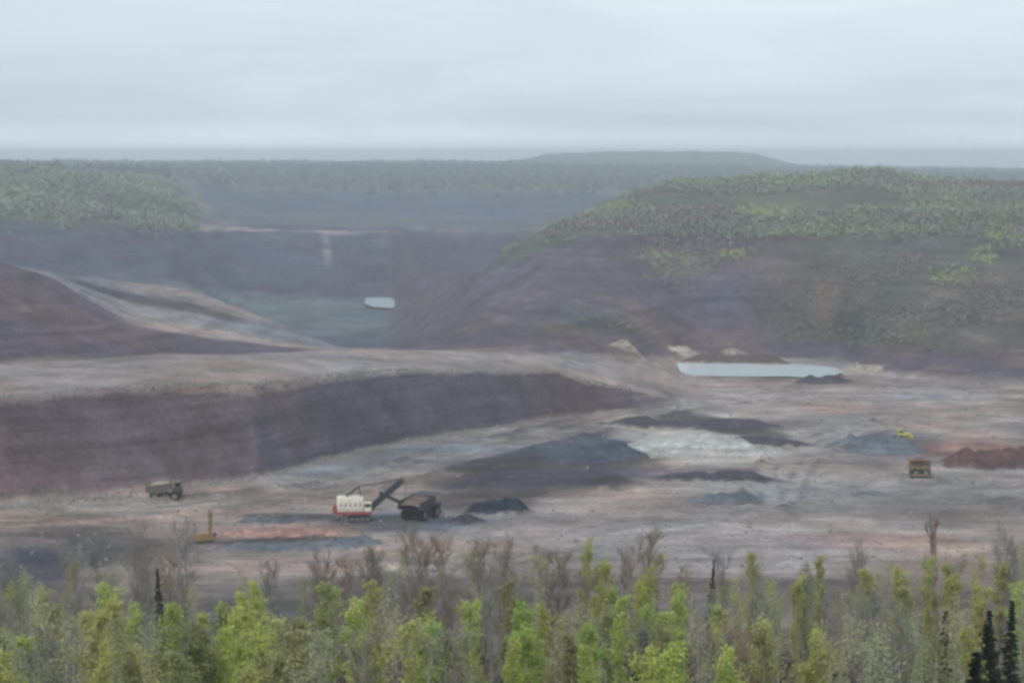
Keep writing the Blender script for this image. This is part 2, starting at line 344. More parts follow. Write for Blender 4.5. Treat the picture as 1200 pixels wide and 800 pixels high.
def nzn(scale, det=6, rough=.65):
    z = n.new('ShaderNodeTexNoise'); z.inputs['Scale'].default_value = scale; z.inputs['Detail'].default_value = det; z.inputs['Roughness'].default_value = rough
    l.new(geo.outputs['Position'], z.inputs['Vector']); return z
za, zb = nzn(.09, 8, .7), nzn(.7, 5, .7)
def ramp(src, lo, hi, p0=.3, p1=.7):
    r = n.new('ShaderNodeMapRange'); r.inputs[1].default_value = p0; r.inputs[2].default_value = p1; r.inputs[3].default_value = lo; r.inputs[4].default_value = hi
    l.new(src, r.inputs[0]); return r
ra, rb = ramp(za.outputs['Fac'], .66, 1.36), ramp(zb.outputs['Fac'], .72, 1.3)
def nzm(sc, det, rough, lo, hi):
    mpn = n.new('ShaderNodeMapping'); mpn.inputs['Scale'].default_value = sc; l.new(geo.outputs['Position'], mpn.inputs[0])
    z = n.new('ShaderNodeTexNoise'); z.inputs['Scale'].default_value = 1; z.inputs['Detail'].default_value = det; z.inputs['Roughness'].default_value = rough; z.inputs['Distortion'].default_value = .6
    l.new(mpn.outputs[0], z.inputs['Vector']); return ramp(z.outputs['Fac'], lo, hi, .35, .65)
def mulm(a, c):
    m = n.new('ShaderNodeMath'); m.operation = 'MULTIPLY'; l.new(a.outputs[0], m.inputs[0]); l.new(c.outputs[0], m.inputs[1]); return m
def flat_only(a):
    m = n.new('ShaderNodeMapRange'); m.clamp = False; l.new(at.outputs['Alpha'], m.inputs[0]); m.inputs[3].default_value = 1.0; l.new(a.outputs[0], m.inputs[4]); return m
m1 = mulm(mulm(ra, rb), mulm(nzm((.012, .012, .45), 5, .65, .76, 1.24), flat_only(nzm((.035, .30, .0), 6, .7, .76, 1.24))))
vm = n.new('ShaderNodeVectorMath'); vm.operation = 'SCALE'; l.new(at.outputs['Color'], vm.inputs[0]); l.new(m1.outputs[0], vm.inputs['Scale'])
l.new(vm.outputs[0], b.inputs['Base Color'])
ad = n.new('ShaderNodeMath'); ad.operation = 'ADD'; l.new(za.outputs['Fac'], ad.inputs[0]); l.new(zb.outputs['Fac'], ad.inputs[1])
bp = n.new('ShaderNodeBump'); bp.inputs['Strength'].default_value = .9; bp.inputs['Distance'].default_value = 2.0
l.new(ad.outputs[0], bp.inputs['Height']); l.new(bp.outputs[0], b.inputs['Normal'])
me.materials.append(mg)
go = bpy.data.objects.new('ground', me); C.objects.link(go); tag(go, kind='structure')
# the lookout hill the viewer stands on
mb = MB(); mb.add([(-400, -400, ZC - 1.8), (400, -400, ZC - 1.8), (400, -1, ZC - 1.8), (60, 2.9, ZC - 1.85), (-60, 2.9, ZC - 1.85), (-400, -1, ZC - 1.8)], [(0, 1, 2, 3, 4, 5)])
tag(mb.build('hill', material('litter', (.08, .07, .05), scale=.5)), kind='structure')

# ------------------------------------------------------------------ ponds
wm = bpy.data.materials.new('water'); wm.use_nodes = True
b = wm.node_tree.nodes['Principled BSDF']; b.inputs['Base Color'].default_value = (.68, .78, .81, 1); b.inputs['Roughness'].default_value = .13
b.inputs['IOR'].default_value = 1.33; b.inputs['Specular IOR Level'].default_value = .5
zn = wm.node_tree.nodes.new('ShaderNodeTexNoise'); zn.inputs['Scale'].default_value = .8; bq = wm.node_tree.nodes.new('ShaderNodeBump'); bq.inputs['Strength'].default_value = .08
tcc = wm.node_tree.nodes.new('ShaderNodeTexCoord'); wm.node_tree.links.new(tcc.outputs['Object'], zn.inputs['Vector'])
wm.node_tree.links.new(zn.outputs['Fac'], bq.inputs['Height']); wm.node_tree.links.new(bq.outputs[0], b.inputs['Normal'])
def pond(name, pts, z):
    mb = MB(); n = len(pts); vs = []
    # smooth the shoreline
    P = [Vector(p) for p in pts]
    for _ in range(3):
        Q = []
        for i in range(len(P)): a, c = P[i], P[(i + 1) % len(P)]; Q += [a * .75 + c * .25, a * .25 + c * .75]
        P = Q
    P = [p + Vector((1.6 * float(fbm(p.x, p.y, 9, 3)), 7 * float(fbm(p.x + 50, p.y, 14, 4)))) for p in P]
    mb.add([(p.x, p.y, z) for p in P], [tuple(range(len(P)))])
    return tag(mb.build(name, wm), kind='structure')
def wp(px, row, zr): Yv = -zr * F / (row - HR); return ((px - 600) / F * Yv, Yv)
pz = -104.2
pond('water', [wp(a, r, pz) for a, r in ((792, 436), (800, 440), (850, 440.5), (900, 440), (945, 442), (984, 440), (988, 431), (960, 427.5), (900, 426.5), (840, 426), (812, 422), (806, 416), (796, 421), (789, 430))], ZC + pz)
gz = ground((450 - 600) / F * 1700, 1700.) + 1.6
pond('water', [wp(a, r, gz) for a, r in ((426, 356), (440, 360), (462, 361), (476, 357), (474, 349), (455, 347), (430, 347))], ZC + gz)

# ------------------------------------------------------------------ heaps of rock and ore
from bisect import bisect
def soil_at(X, Yv):
    p = 600 + F * X / Yv; c = min(max(int(np.searchsorted(PX, p)), 0), len(PX) - 1); i = min(int(np.searchsorted(YY[:, c], Yv)), nr - 1); return col[i, c]
heapmats = {}
def heap(name, px, Yv, L_, Wd, H, mat, label, cat, rz=0, seed=0, group=None, ridged=0.0, sink=.4, n=44):
    base = G(px, Yv); vs = []; fs = []
    gx = np.linspace(-1, 1, n); A, Bv = np.meshgrid(gx, gx, indexing='ij')
    nn = fbm(A * L_ * .5 + seed * 37, Bv * Wd * .5 + seed * 11, max(2.2, Wd * .28), 5, .58)
    rr = np.sqrt(A ** 2 + Bv ** 2) if not ridged else np.sqrt(np.clip(np.abs(A) - ridged, 0, 1) ** 2 / (1 - ridged) ** 2 + Bv ** 2)
    prof = np.clip(1 - rr * (1 + .5 * nn), 0, 1); edge = prof.copy(); prof = prof * prof * (3 - 2 * prof) * .5 + prof * .5
    lump = 1 + .45 * fbm(A * L_ + seed * 5, Bv * Wd, max(3, L_ * .22), 3)
    hh = H * prof * lump + (prof > 0.02) * nn * H * .35
    for i in range(n):
        for j in range(n):
            x, y = A[i, j] * L_ / 2, Bv[i, j] * Wd / 2
            c, s = math.cos(rz), math.sin(rz); X, Y_ = base.x + x * c - y * s, base.y + x * s + y * c
            gz = ZC + ground(X, Y_)
            vs.append((x, y, gz - base.z + (hh[i, j] if prof[i, j] > 0.001 else 0) - (sink if prof[i, j] <= .001 else .0)))
    for i in range(n - 1):
        for j in range(n - 1):
            if max(prof[i, j], prof[i + 1, j], prof[i, j + 1], prof[i + 1, j + 1]) > 0.001: fs.append((i * n + j, (i + 1) * n + j, (i + 1) * n + j + 1, i * n + j + 1))
    keepv = sorted({i for f in fs for i in f}); rm_ = {v: k for k, v in enumerate(keepv)}
    me = bpy.data.meshes.new(name); me.from_pydata([vs[i] for i in keepv], [], [tuple(rm_[i] for i in f) for f in fs]); me.update()
    ec = edge.reshape(-1); cc = []; hc = np.array(mat); nb = fbm(A * L_ + seed, Bv * Wd * 2, 3.5, 4).reshape(-1)
    for i in keepv:
        x, y = vs[i][0], vs[i][1]; c, s = math.cos(rz), math.sin(rz); so_ = soil_at(base.x + x * c - y * s, base.y + x * s + y * c)
        k = min(1, max(0, ec[i] * 3.2 + nb[i] * .9 - .1)); cc += list(so_ * (1 - k) + hc * (1 + .5 * nb[i]) * k) + [0]
    ca_ = me.color_attributes.new('soil', 'FLOAT_COLOR', 'POINT'); ca_.data.foreach_set('color', np.clip(cc, 0.01, 1).astype(np.float32))
    me.materials.append(mg); me.polygons.foreach_set('use_smooth', [True] * len(me.polygons))
    o = bpy.data.objects.new(name, me); C.objects.link(o); o.location = base; o.rotation_euler = (0, 0, rz)
    return tag(o, label, cat, group)
M = {}
M['black'] = (.032, .042, .062)
M['slate'] = (.13, .15, .175)
M['pale'] = (.46, .46, .44)
M['dark'] = (.078, .075, .092)
M['redore'] = (.13, .075, .075)
M['redore2'] = (.36, .22, .19)
M['tan'] = (.38, .33, .27)
M['grey'] = material('grey_rock', (.20, .19, .185), scale=.5, var=.3, bump=.4)
H_ = heap
H_('ore_heap', 585, floorY(600), 22, 13, 3.8, M['black'], 'blue-black heap of ore right of the shovel, darkest on the pit floor', 'heap', 0.1, 31, ridged=.4)
H_('ore_heap', 545, floorY(612), 15, 9, 2.6, M['dark'], 'low charcoal heap just left of the blue-black ore heap', 'heap', 0.3, 2)
H_('rock_bank', 640, floorY(568), 70, 36, 4.5, M['dark'], 'broad dark purple rock bank in the hollow in the middle of the pit', 'bank', .15, 3, ridged=.4)
H_('rock_bank', 700, floorY(536), 44, 24, 5.5, (.075, .095, .13), 'bluish slate rock bank left of the pale gravel bank', 'bank', .3, 4, ridged=.3)
H_('gravel_bank', 815, floorY(530), 66, 36, 6.0, M['pale'], 'long pale grey gravel bank, brightest heap on the pit floor', 'bank', -.28, 5, ridged=.35, n=64)
H_('rock_ridge', 815, floorY(500), 82, 20, 3.4, M['dark'], 'long dark rock ridge curving behind the pale gravel bank', 'ridge', -.25, 6, ridged=.5, n=64)
H_('rock_ridge', 890, floorY(520), 44, 16, 2.8, M['dark'], 'short dark ridge at the right tip of the pale gravel bank', 'ridge', -.3, 7, ridged=.3)
H_('rock_heap', 1040, floorY(530), 30, 18, 5.5, M['slate'], 'slate grey heap the yellow bulldozer works on', 'heap', .05, 8, ridged=.3)
H_('rock_heap', 1000, floorY(522), 22, 14, 2.6, M['slate'], 'low slate heap left of the one under the bulldozer', 'heap', -.1, 9)
H_('ore_bank', 1165, floorY(547), 36, 16, 6.0, M['redore'], 'dark red ore bank at the right edge of the pit floor', 'bank', -.03, 10, ridged=.55, n=64)
H_('ore_heap', 1122, floorY(541), 13, 9, 3.0, M['redore'], 'small red ore heap at the left end of the red ore bank', 'heap', .1, 11)
H_('ore_windrow', 330, floorY(628), 42, 7, 1.7, M['redore2'], 'low salmon red windrow of ore left of the shovel', 'windrow', .03, 12, ridged=.6, n=56)
H_('rock_windrow', 318, floorY(611), 22, 8, 1.8, M['slate'], 'dark slate windrow just behind the salmon ore windrow', 'windrow', .03, 13, ridged=.5)
H_('rock_windrow', 345, floorY(643), 44, 8, 1.9, M['slate'], 'dark slate windrow in front of the salmon ore windrow', 'windrow', .05, 14, ridged=.6, n=56)
H_('rock_bank', 965, floorY(450), 32, 14, 3.6, M['dark'], 'dark rock bank at the right end of the pale pond', 'bank', -.05, 15, ridged=.4)
H_('rock_bank', 860, 1050, 62, 14, 4.5, (.115, .088, .078), 'dark brown bank along the far shore of the pale pond', 'bank', .0, 16, ridged=.6, n=56)
H_('sand_heap', 802, 1072, 20, 16, 4.5, M['tan'], 'tan sand heap behind the left end of the pale pond', 'heap', 0, 17)
H_('sand_heap', 858, 1078, 15, 12, 2.8, M['tan'], 'small tan sand heap behind the middle of the pale pond', 'heap', 0, 18)
H_('sand_heap', 1006, floorY(436), 28, 20, 4.5, M['tan'], 'pale tan sand heap beyond the right tip of the pond', 'heap', 0, 19)
H_('rock_bank', 855, floorY(590), 24, 11, 2.6, M['slate'], 'blue grey bank low on the floor below the pale gravel bank', 'bank', .05, 20, ridged=.3)
H_('rock_bank', 840, floorY(562), 46, 11, 2.6, M['dark'], 'flat dark bank directly in front of the pale gravel bank', 'bank', -.05, 21, ridged=.5)
H_('rock_heap', 420, floorY(640), 18, 8, 2.4, M['slate'], 'slate heap on the floor in front of the shovel tracks', 'heap', 0, 22, ridged=.3)
H_('rock_heap', 735, 1010, 20, 14, 3.6, M['tan'], 'ochre dirt heap at the foot of the right hill', 'heap', 0, 23)
# safety berm on the bench edge: many loose boulders nobody could count
def rock(mb, c, r):
    vs = []; q = Matrix.Rotation(random.uniform(0, 6.3), 3, 'Z') @ Matrix.Rotation(random.uniform(0, 3), 3, 'X')
    for v in ((1, 0, 0), (-1, 0, 0), (0, 1, 0), (0, -1, 0), (0, 0, 1), (0, 0, -1)): vs.append(q @ Vector(v) * r * random.uniform(.7, 1.2) + c)
    mb.add(vs, [(0, 2, 4), (2, 1, 4), (1, 3, 4), (3, 0, 4), (2, 0, 5), (1, 2, 5), (3, 1, 5), (0, 3, 5)])
mb = MB()
for i in range(3000):
    px = random.uniform(-100, 1280); row = 440 + 230 * random.random() ** 1.3; Yv = floorY(row)
    if px < 800 and Yv > np.interp(px, PX, toeY) - 2: 
        Yv = np.interp(px, PX, toeY) - random.uniform(0, 9)
    if abs(px - 890) < 110 and 990 < Yv < 1060: continue
    g = G(px, Yv); rock(mb, g, random.choice((.25, .3, .4, .5, .8)) * random.uniform(.7, 1.3))
for i in range(900):
    px = random.uniform(-100, 740); Yv = np.interp(px, PX, lines[9][0]) + random.gauss(2, 1.5); g = G(px, Yv); rock(mb, g, random.uniform(.3, 1.0))
tag(mb.build('boulders', M['grey']), 'scattered grey boulders and rubble across the pit floor and along the bench edge', 'rubble', kind='stuff')

# ------------------------------------------------------------------ machines
paint = lambda nm, c, v=.18: material(nm, c, rough=.55, scale=1.3, var=v)
M['tanpaint'] = paint('dusty_tan_paint', (.13, .12, .095), .35); M['yellow'] = paint('yellow_paint', (.55, .52, .14)); M['orange'] = paint('orange_paint', (.30, .19, .09), .35)
M['white'] = paint('white_paint', (.74, .70, .60), .22); M['redp'] = paint('red_paint', (.30, .07, .06)); M['steel'] = paint('dark_steel', (.030, .036, .048), .4)
M['rubber'] = material('rubber', (.028, .029, .032), rough=.85, scale=3); M['glass'] = material('cab_glass', (.03, .04, .05), rough=.15, scale=1)
M['louvre'] = paint('louvre_grey', (.38, .36, .32), .3); M['rim'] = paint('rim_grey', (.22, .21, .19)); M['lamp'] = material('headlight_lens', (.7, .7, .65), rough=.2); M['load'] = material('load_rock', (.36, .33, .27), scale=1.5, var=.35, bump=.3)
M['darkpaint'] = paint('faded_dark_paint', (.05, .054, .066), .3); M['brownload'] = material('brown_ore', (.16, .12, .11), scale=1.5, var=.35, bump=.3)

def wheel(parent, x, y, r, wd, side):
    mb = MB(); n = 20; prof = [(-wd / 2, r * .55), (-wd / 2, r * .9), (-wd * .36, r), (wd * .36, r), (wd / 2, r * .9), (wd / 2, r * .55)]
    vs = []; fs = []
    for i in range(n):
        a = 2 * math.pi * i / n; k = 1.0
        for yy, rr in prof: vs.append((x + rr * math.cos(a), y + yy, r + rr * math.sin(a)))
    m_ = len(prof)
    for i in range(n):
        for j in range(m_): 
            fs.append((i * m_ + j, ((i + 1) % n) * m_ + j, ((i + 1) % n) * m_ + (j + 1) % m_, i * m_ + (j + 1) % m_))
    mb.add(vs, fs)
    for i in range(n):                      # tread lugs
        a = 2 * math.pi * i / n; q = Matrix.Rotation(-a, 3, 'Y'); mb.box((x + r * 1.0 * math.cos(a), y, r + r * 1.0 * math.sin(a)), (.09, wd * .8, .16), q)
    t = mb.build('wheel', M['rubber'], parent)
    rm = MB(); rm.tube((x, y - wd * .38, r), (x, y + wd * .38, r), r * .57, n=16); rm.tube((x, y + side * wd * .36, r), (x, y + side * wd * .5, r), r * .22, n=10)
    rm.build('rim', M['rim'], t)
def haul_truck(loc, rz, label, body, group='mine haul trucks', loaded=M['load'], scale=1.0, loadlabel=None):
    t = empty('haul_truck', loc, rz, scale); tag(t, label, 'haul truck', group)
    for s in (-1, 1):
        wheel(t, 3.6, s * 2.6, 1.45, 1.15, s)
        wheel(t, -2.6, s * 2.75, 1.45, 1.0, s); wheel(t, -2.6, s * 1.6, 1.45, 1.0, s)
    f = MB(); f.box((0.6, 1.0, 1.75), (9.6, .5, .7)); f.box((.6, -1.0, 1.75), (9.6, .5, .7)); f.box((3.6, 0, 1.5), (.7, 4.2, .6)); f.box((-2.6, 0, 1.5), (.9, 4.4, .9)); f.box((.5, 0, 1.8), (.6, 2, .6))
    f.build('frame', M['steel'], t, .03)
    h = MB(); h.box((4.6, 0, 2.45), (2.4, 2.5, 1.9)); h.build('engine_hood', body, t, .08)
    g = MB(); g.box((5.84, 0, 2.35), (.12, 2.2, 1.7))
    for k in range(7): g.box((5.93, 0, 1.65 + k * .23), (.06, 2.0, .06))
    g.build('grille', M['steel'], t)
    bp_ = MB(); bp_.box((5.9, 0, 1.15), (.5, 5.9, .5)); bp_.build('bumper', body, t, .05)
    d = MB(); d.box((4.4, 0, 3.5), (3.0, 6.4, .16))
    for s in (-1, 1): d.box((3.6, s * 2.7, 3.1), (2.9, 1.2, .1)); d.box((5.2, s * 2.7, 2.9), (.12, 1.2, .7))
    d.build('deck', body, t)
    r = MB()
    for zz_ in (.55, 1.0):
        r.tube((5.85, -3.1, 3.58 + zz_), (5.85, 3.1, 3.58 + zz_), .035, n=6)
        for s in (-1, 1): r.tube((5.85, s * 3.1, 3.58 + zz_), (3.2, s * 3.1, 3.58 + zz_), .035, n=6)
    for k in range(7): r.tube((5.85, -3.1 + k * 1.033, 3.58), (5.85, -3.1 + k * 1.033, 4.58), .035, n=6)
    for s in (-1, 1):
        for k in range(3): r.tube((4.9 - k * .8, s * 3.1, 3.58), (4.9 - k * .8, s * 3.1, 4.58), .035, n=6)
    r.build('railing', M['rim'], t)
    ld = MB()
    for s in (-1, 1): ld.beam((6.1, s * .32 + 1.6, .8), (5.95, s * .32 + 1.6, 3.5), .06, .06)
    for k in range(8): ld.tube((6.08 - k * .018, 1.28, .95 + k * .33), (6.08 - k * .018, 1.92, .95 + k * .33), .03, n=6)
    ld.build('ladder', M['rim'], t)
    c = MB(); c.box((4.3, 1.75, 4.45), (1.8, 1.9, 1.75), taper=.94); cb = c.build('cab', body, t, .06)
    wn = MB(); wn.box((5.2, 1.75, 4.65), (.08, 1.6, .9)); wn.box((4.3, 2.69, 4.65), (1.5, .08, .85)); wn.box((4.3, .82, 4.65), (1.5, .06, .85)); wn.build('window', M['glass'], cb)
    for s in (-1, 1):
        hl = MB(); hl.tube((6.0, s * 1.45, 2.0), (6.08, s * 1.45, 2.0), .2, n=12); hl.tube((6.0, s * 1.95, 2.0), (6.08, s * 1.95, 2.0), .2, n=12); hl.build('headlight', M['lamp'], t)
    ta = MB(); ta.tube((.7, 1.5, 1.6), (.7, 2.9, 1.6), .75, n=14); ta.build('fuel_tank', body, t)
    ta = MB(); ta.box((.8, -2.2, 1.6), (1.6, 1.2, 1.1)); ta.build('battery_box', body, t, .05)
    # dump body: open box, floor sloping down to the rear, canopy reaching over the cab
    s_ = MB()
    side = [(-5.6, 3.0), (-5.3, 4.9), (2.1, 5.75), (2.1, 3.7), (1.5, 3.3), (-2.0, 2.35)]
    for y0, y1 in ((-3.3, -3.12), (3.12, 3.3)): s_.prism(side, y0, y1)
    s_.prism([(-5.6, 3.0), (-2.0, 2.35), (1.5, 3.3), (2.1, 3.7), (2.1, 3.9), (1.45, 3.5), (-2.0, 2.55), (-5.6, 3.2)], -3.115, 3.115)
    s_.prism([(2.08, 3.7), (2.08, 5.75), (2.26, 5.75), (2.26, 3.7)], -3.3, 3.3)
    s_.prism([(2.265, 5.55), (5.5, 5.95), (5.5, 6.1), (2.265, 5.75)], -3.2, 3.2)
    for s in (-1, 1):
        for k in range(6):
            x = -4.7 + k * 1.25; zb_ = np.interp(x, [-5.6, -2, 1.5, 2.1], [3.0, 2.35, 3.3, 3.7]); zt_ = np.interp(x, [-5.3, 2.1], [4.9, 5.75])
            s_.box((x, s * 3.40, (zb_ + zt_) / 2), (.22, .18, zt_ - zb_ - .05))
    s_.build('dump_body', body, t)
    for s in (-1, 1):
        hy = MB(); hy.tube((.8, s * 1.15, 1.8), (-.4, s * 1.15, 2.7), .16, n=8); hy.build('hoist_cylinder', M['rim'], t)
    mf = MB(); mf.box((-2.9, 0, 2.0), (1.4, 1.1, .5)); mf.build('rear_axle_box', M['steel'], t, .05)
    if loaded:
        A = MB(); n = 18; vs = []; fs = []
        for i in range(n):
            for j in range(n):
                x = -5.0 + 7.0 * i / (n - 1); y = -3.08 + 6.16 * j / (n - 1)
                e = max(0, 1 - ((x + 1.4) / 3.9) ** 2) ** .5 * max(0, 1 - (y / 3.3) ** 2) ** .5
                vs.append((x, y, 3.9 + .1 * x + 1.9 * e + (.35 * float(fbm(x * 3, y * 3, 3, 3)) if 0 < i < n - 1 and 0 < j < n - 1 else 0)))
        for i in range(n - 1):
            for j in range(n - 1): fs.append((i * n + j, (i + 1) * n + j, (i + 1) * n + j + 1, i * n + j + 1))
        A.add(vs, fs)
        for k in range(70):
            x = random.uniform(-4, 1.4); y = random.uniform(-2.4, 2.4); e = max(0, 1 - ((x + 1.4) / 3.9) ** 2) ** .5 * max(0, 1 - (y / 3.3) ** 2) ** .5
            rock(A, Vector((x, y, 4.0 + .1 * x + 1.9 * e)), random.uniform(.15, .4))
        o = A.build('rock_load', loaded); o.location = t.location; o.rotation_euler = t.rotation_euler; o.scale = t.scale
        tag(o, loadlabel, 'rock load', 'rock loads in the truck beds')
    return t
haul_truck(G(192, floorY(587)), R(4), 'dusty tan haul truck driving alone along the foot of the long bench', M['tanpaint'],
           loadlabel='heap of light rock in the bed of the lone tan haul truck', scale=.96)
haul_truck(G(492, floorY(608)), R(62), 'dark grey haul truck waiting beside the white electric shovel', M['darkpaint'], loaded=M['brownload'],
           loadlabel='brown ore heaped in the dark haul truck by the shovel', scale=1.15)
haul_truck(G(1078, floorY(557)), R(-98), 'orange haul truck coming head-on below the yellow bulldozer', M['orange'], loaded=M['brownload'],
           loadlabel='brown ore heaped in the head-on orange haul truck', scale=1.0)

def tracks(parent, L_, wd, ht, ys, mat=M['steel'], shoes=22):
    for s in ys:
        mb = MB(); r = ht / 2; pts = []
        for i in range(9): a = math.pi / 2 + math.pi * i / 8; pts.append((-L_ / 2 + r + r * math.cos(a), r + r * math.sin(a)))
        for i in range(9): a = -math.pi / 2 + math.pi * i / 8; pts.append((L_ / 2 - r + r * math.cos(a), r + r * math.sin(a)))
        mb.prism(pts, s - wd / 2, s + wd / 2)
        for k in range(shoes): 
            x = -L_ / 2 + r + (L_ - 2 * r) * k / (shoes - 1); mb.box((x, s, ht + .04), (.12 * ht, wd * 1.05, .1)); mb.box((x, s, -.0), (.12 * ht, wd * 1.05, .1))
        t = mb.build('crawler_track', mat, parent)
        for k in range(5):
            rl = MB(); x = -L_ / 2 + r + (L_ - 2 * r) * k / 4; sg = 1 if s > 0 else -1
            rl.tube((x, s + sg * wd * .5, r), (x, s + sg * wd * .56, r), r * .5, n=12); rl.build('roller', M['rim'], t)
# electric rope shovel, facing right (+x)
sv = empty('mining_shovel', G(418, floorY(609)), R(6), .92)
tag(sv, 'white and red electric rope shovel with its boom raised to the right', 'shovel')
tracks(sv, 8.6, 1.7, 1.9, (-3.0, 3.0))
mb = MB(); mb.box((0, 0, 1.3), (5.0, 4.6, 1.2)); mb.tube((0, 0, 1.9), (0, 0, 2.3), 2.3, n=24); mb.build('car_body', M['steel'], sv)
mb = MB(); mb.box((-.9, 0, 2.75), (11.0, 6.6, .9)); mb.build('machinery_deck', M['redp'], sv, .05)
mb = MB(); mb.box((-2.1, 0, 5.3), (8.2, 5.8, 4.2)); mb.box((-2.1, 0, 7.55), (7.4, 4.9, .3)); hs = mb.build('machinery_house', M['white'], sv, .08)
for k in range(5):
    for s in (-1, 1): mb = MB(); mb.box((-5.0 + k * 1.5, s * 2.93, 5.4), (.9, .08, 1.2)); mb.build('louvre', M['louvre'], hs)
mb = MB(); mb.box((-6.9, 0, 3.9), (1.3, 5.8, 2.2)); mb.build('counterweight', M['redp'], sv, .1)
mb = MB(); mb.box((3.4, -2.5, 4.7), (2.3, 1.7, 2.9)); cb = mb.build('operator_cab', M['white'], sv, .06)
mb = MB(); mb.box((4.58, -2.5, 5.2), (.08, 1.4, 1.2)); mb.box((3.4, -3.38, 5.2), (1.9, .08, 1.1)); mb.build('window', M['glass'], cb)
mb = MB()
for s in (-1.3, 1.3): mb.beam((3.6, s, 3.3), (14.6, s * .55, 12.6), .6, 1.6)
for k in range(6): 
    a = k / 5.5; mb.beam((4 + 10 * a, -1.25 + .6 * a, 3.7 + 8.5 * a), (5 + 10 * a, 1.25 - .6 * a, 4.5 + 8.5 * a), .25, .25)
bo = mb.build('boom', M['steel'], sv)
mb = MB(); mb.tube((14.7, -.5, 12.8), (14.7, .5, 12.8), 1.0, n=20); mb.build('sheave', M['rim'], bo)
mb = MB()
for s in (-1.1, 1.1): mb.beam((2.3, s, 3.2), (.6, s, 10.6), .35, .35); mb.beam((-3.4, s, 7.6), (.6, s, 10.6), .3, .3)
mb.box((.6, 0, 10.6), (.5, 2.6, .4)); mb.build('gantry', M['steel'], sv)
mb = MB()
for s in (-.9, .9): mb.tube((.6, s, 10.7), (14.4, s * .6, 12.9), .09, n=6)
mb.build('boom_pendant', M['steel'], sv)
mb = MB()
for s in (-.65, .65): mb.beam((7.2, s, 8.6), (14.2, s, 5.3), .4, .9)
mb.box((9.2, 0, 7.9), (1.3, 1.9, 1.2)); mb.build('dipper_stick', M['steel'], sv)
mb = MB(); q = Matrix.Rotation(R(20), 3, 'Y')
for c_, d_ in (((15.2, -1.3, 4.9), (2.7, .2, 2.6)), ((15.2, 1.3, 4.9), (2.7, .2, 2.6)), ((14.0, 0, 5.3), (.2, 2.6, 2.6)), ((16.4, 0, 4.6), (.2, 2.6, 2.5)), ((15.0, 0, 3.65), (2.4, 2.5, .2))): mb.box(c_, d_, q)
dp = mb.build('dipper', M['steel'], sv)
mb = MB()
for k in range(5): mb.box((16.75, -1.05 + k * .52, 5.95), (.22, .24, .8), Matrix.Rotation(R(20), 3, 'Y'), taper=.4)
mb.build('tooth', M['rim'], dp)
mb = MB()
for s in (-.35, .35): mb.tube((15.5, s, 12.8), (15.2, s, 6.2), .06, n=6)
mb.build('hoist_rope', M['steel'], sv)
for s in (-1, 1):
    mb = MB(); mr = MB()
    for zz_ in (.5, 1.0): mb.tube((-6.3, s * 3.25, 3.2 + zz_), (2.2, s * 3.25, 3.2 + zz_), .04, n=6); mr.tube((-5.7, s * 2.35, 7.7 + zz_), (1.5, s * 2.35, 7.7 + zz_), .04, n=6)
    for k in range(8): mb.tube((-6.2 + k * 1.2, s * 3.25, 3.2), (-6.2 + k * 1.2, s * 3.25, 4.2), .04, n=6); mr.tube((-5.6 + k, s * 2.35, 7.7), (-5.6 + k, s * 2.35, 8.7), .04, n=6)
    mb.build('railing', M['rim'], sv); mr.build('roof_railing', M['rim'], hs)
mb = MB()
for k in range(9): mb.box((-5.0 + k * .35, -3.7, .5 + k * .3), (.34, .8, .06))
mb.beam((-5.2, -4.1, .5), (-2.0, -4.1, 3.2), .06, .2); mb.beam((-5.2, -3.3, .5), (-2.0, -3.3, 3.2), .06, .2); mb.build('stairs', M['rim'], sv)

# bulldozer on the slate heap
bz = G(1058, floorY(527)); bz.z += 3.6
dz_ = empty('bulldozer', bz, R(15), 1.0); tag(dz_, 'small yellow bulldozer on top of the slate heap at right', 'bulldozer')
tracks(dz_, 4.4, .75, 1.3, (-1.25, 1.25), shoes=16)
mb = MB(); mb.box((1.0, 0, 1.75), (2.5, 1.5, 1.3)); mb.build('engine_hood', M['yellow'], dz_, .06)
mb = MB(); mb.box((-.2, 0, 1.0), (3.4, 1.7, .8)); mb.build('hull', M['yellow'], dz_, .05)
mb = MB(); mb.box((-1.0, 0, 2.55), (1.6, 1.7, 1.7), taper=.9); mb.box((-1.0, 0, 3.5), (2.0, 2.0, .14)); cb = mb.build('cab', M['yellow'], dz_, .04)
mb = MB(); mb.box((-.18, 0, 2.8), (.06, 1.3, .8)); mb.box((-1.0, .85, 2.8), (1.2, .06, .8)); mb.box((-1.0, -.85, 2.8), (1.2, .06, .8)); mb.build('window', M['glass'], cb)
mb = MB(); mb.prism([(3.05, .1), (2.85, .7), (2.9, 1.4), (3.1, 1.8), (3.2, 1.8), (3.0, 1.4), (2.95, .7), (3.2, .1)], -2.1, 2.1); mb.build('blade', M['yellow'], dz_)
for s in (-1, 1): mb = MB(); mb.beam((-.3, s * 1.75, .7), (2.9, s * 1.75, .6), .18, .3); mb.build('push_arm', M['yellow'], dz_)
mb = MB(); mb.tube((1.2, .45, 2.4), (1.2, .45, 3.2), .09); mb.build('exhaust', M['steel'], dz_)
mb = MB(); mb.beam((-2.2, 0, 1.2), (-3.2, 0, 1.2), .9, .3); mb.beam((-3.1, 0, 1.3), (-3.3, 0, .3), .2, .3); mb.build('ripper', M['steel'], dz_)

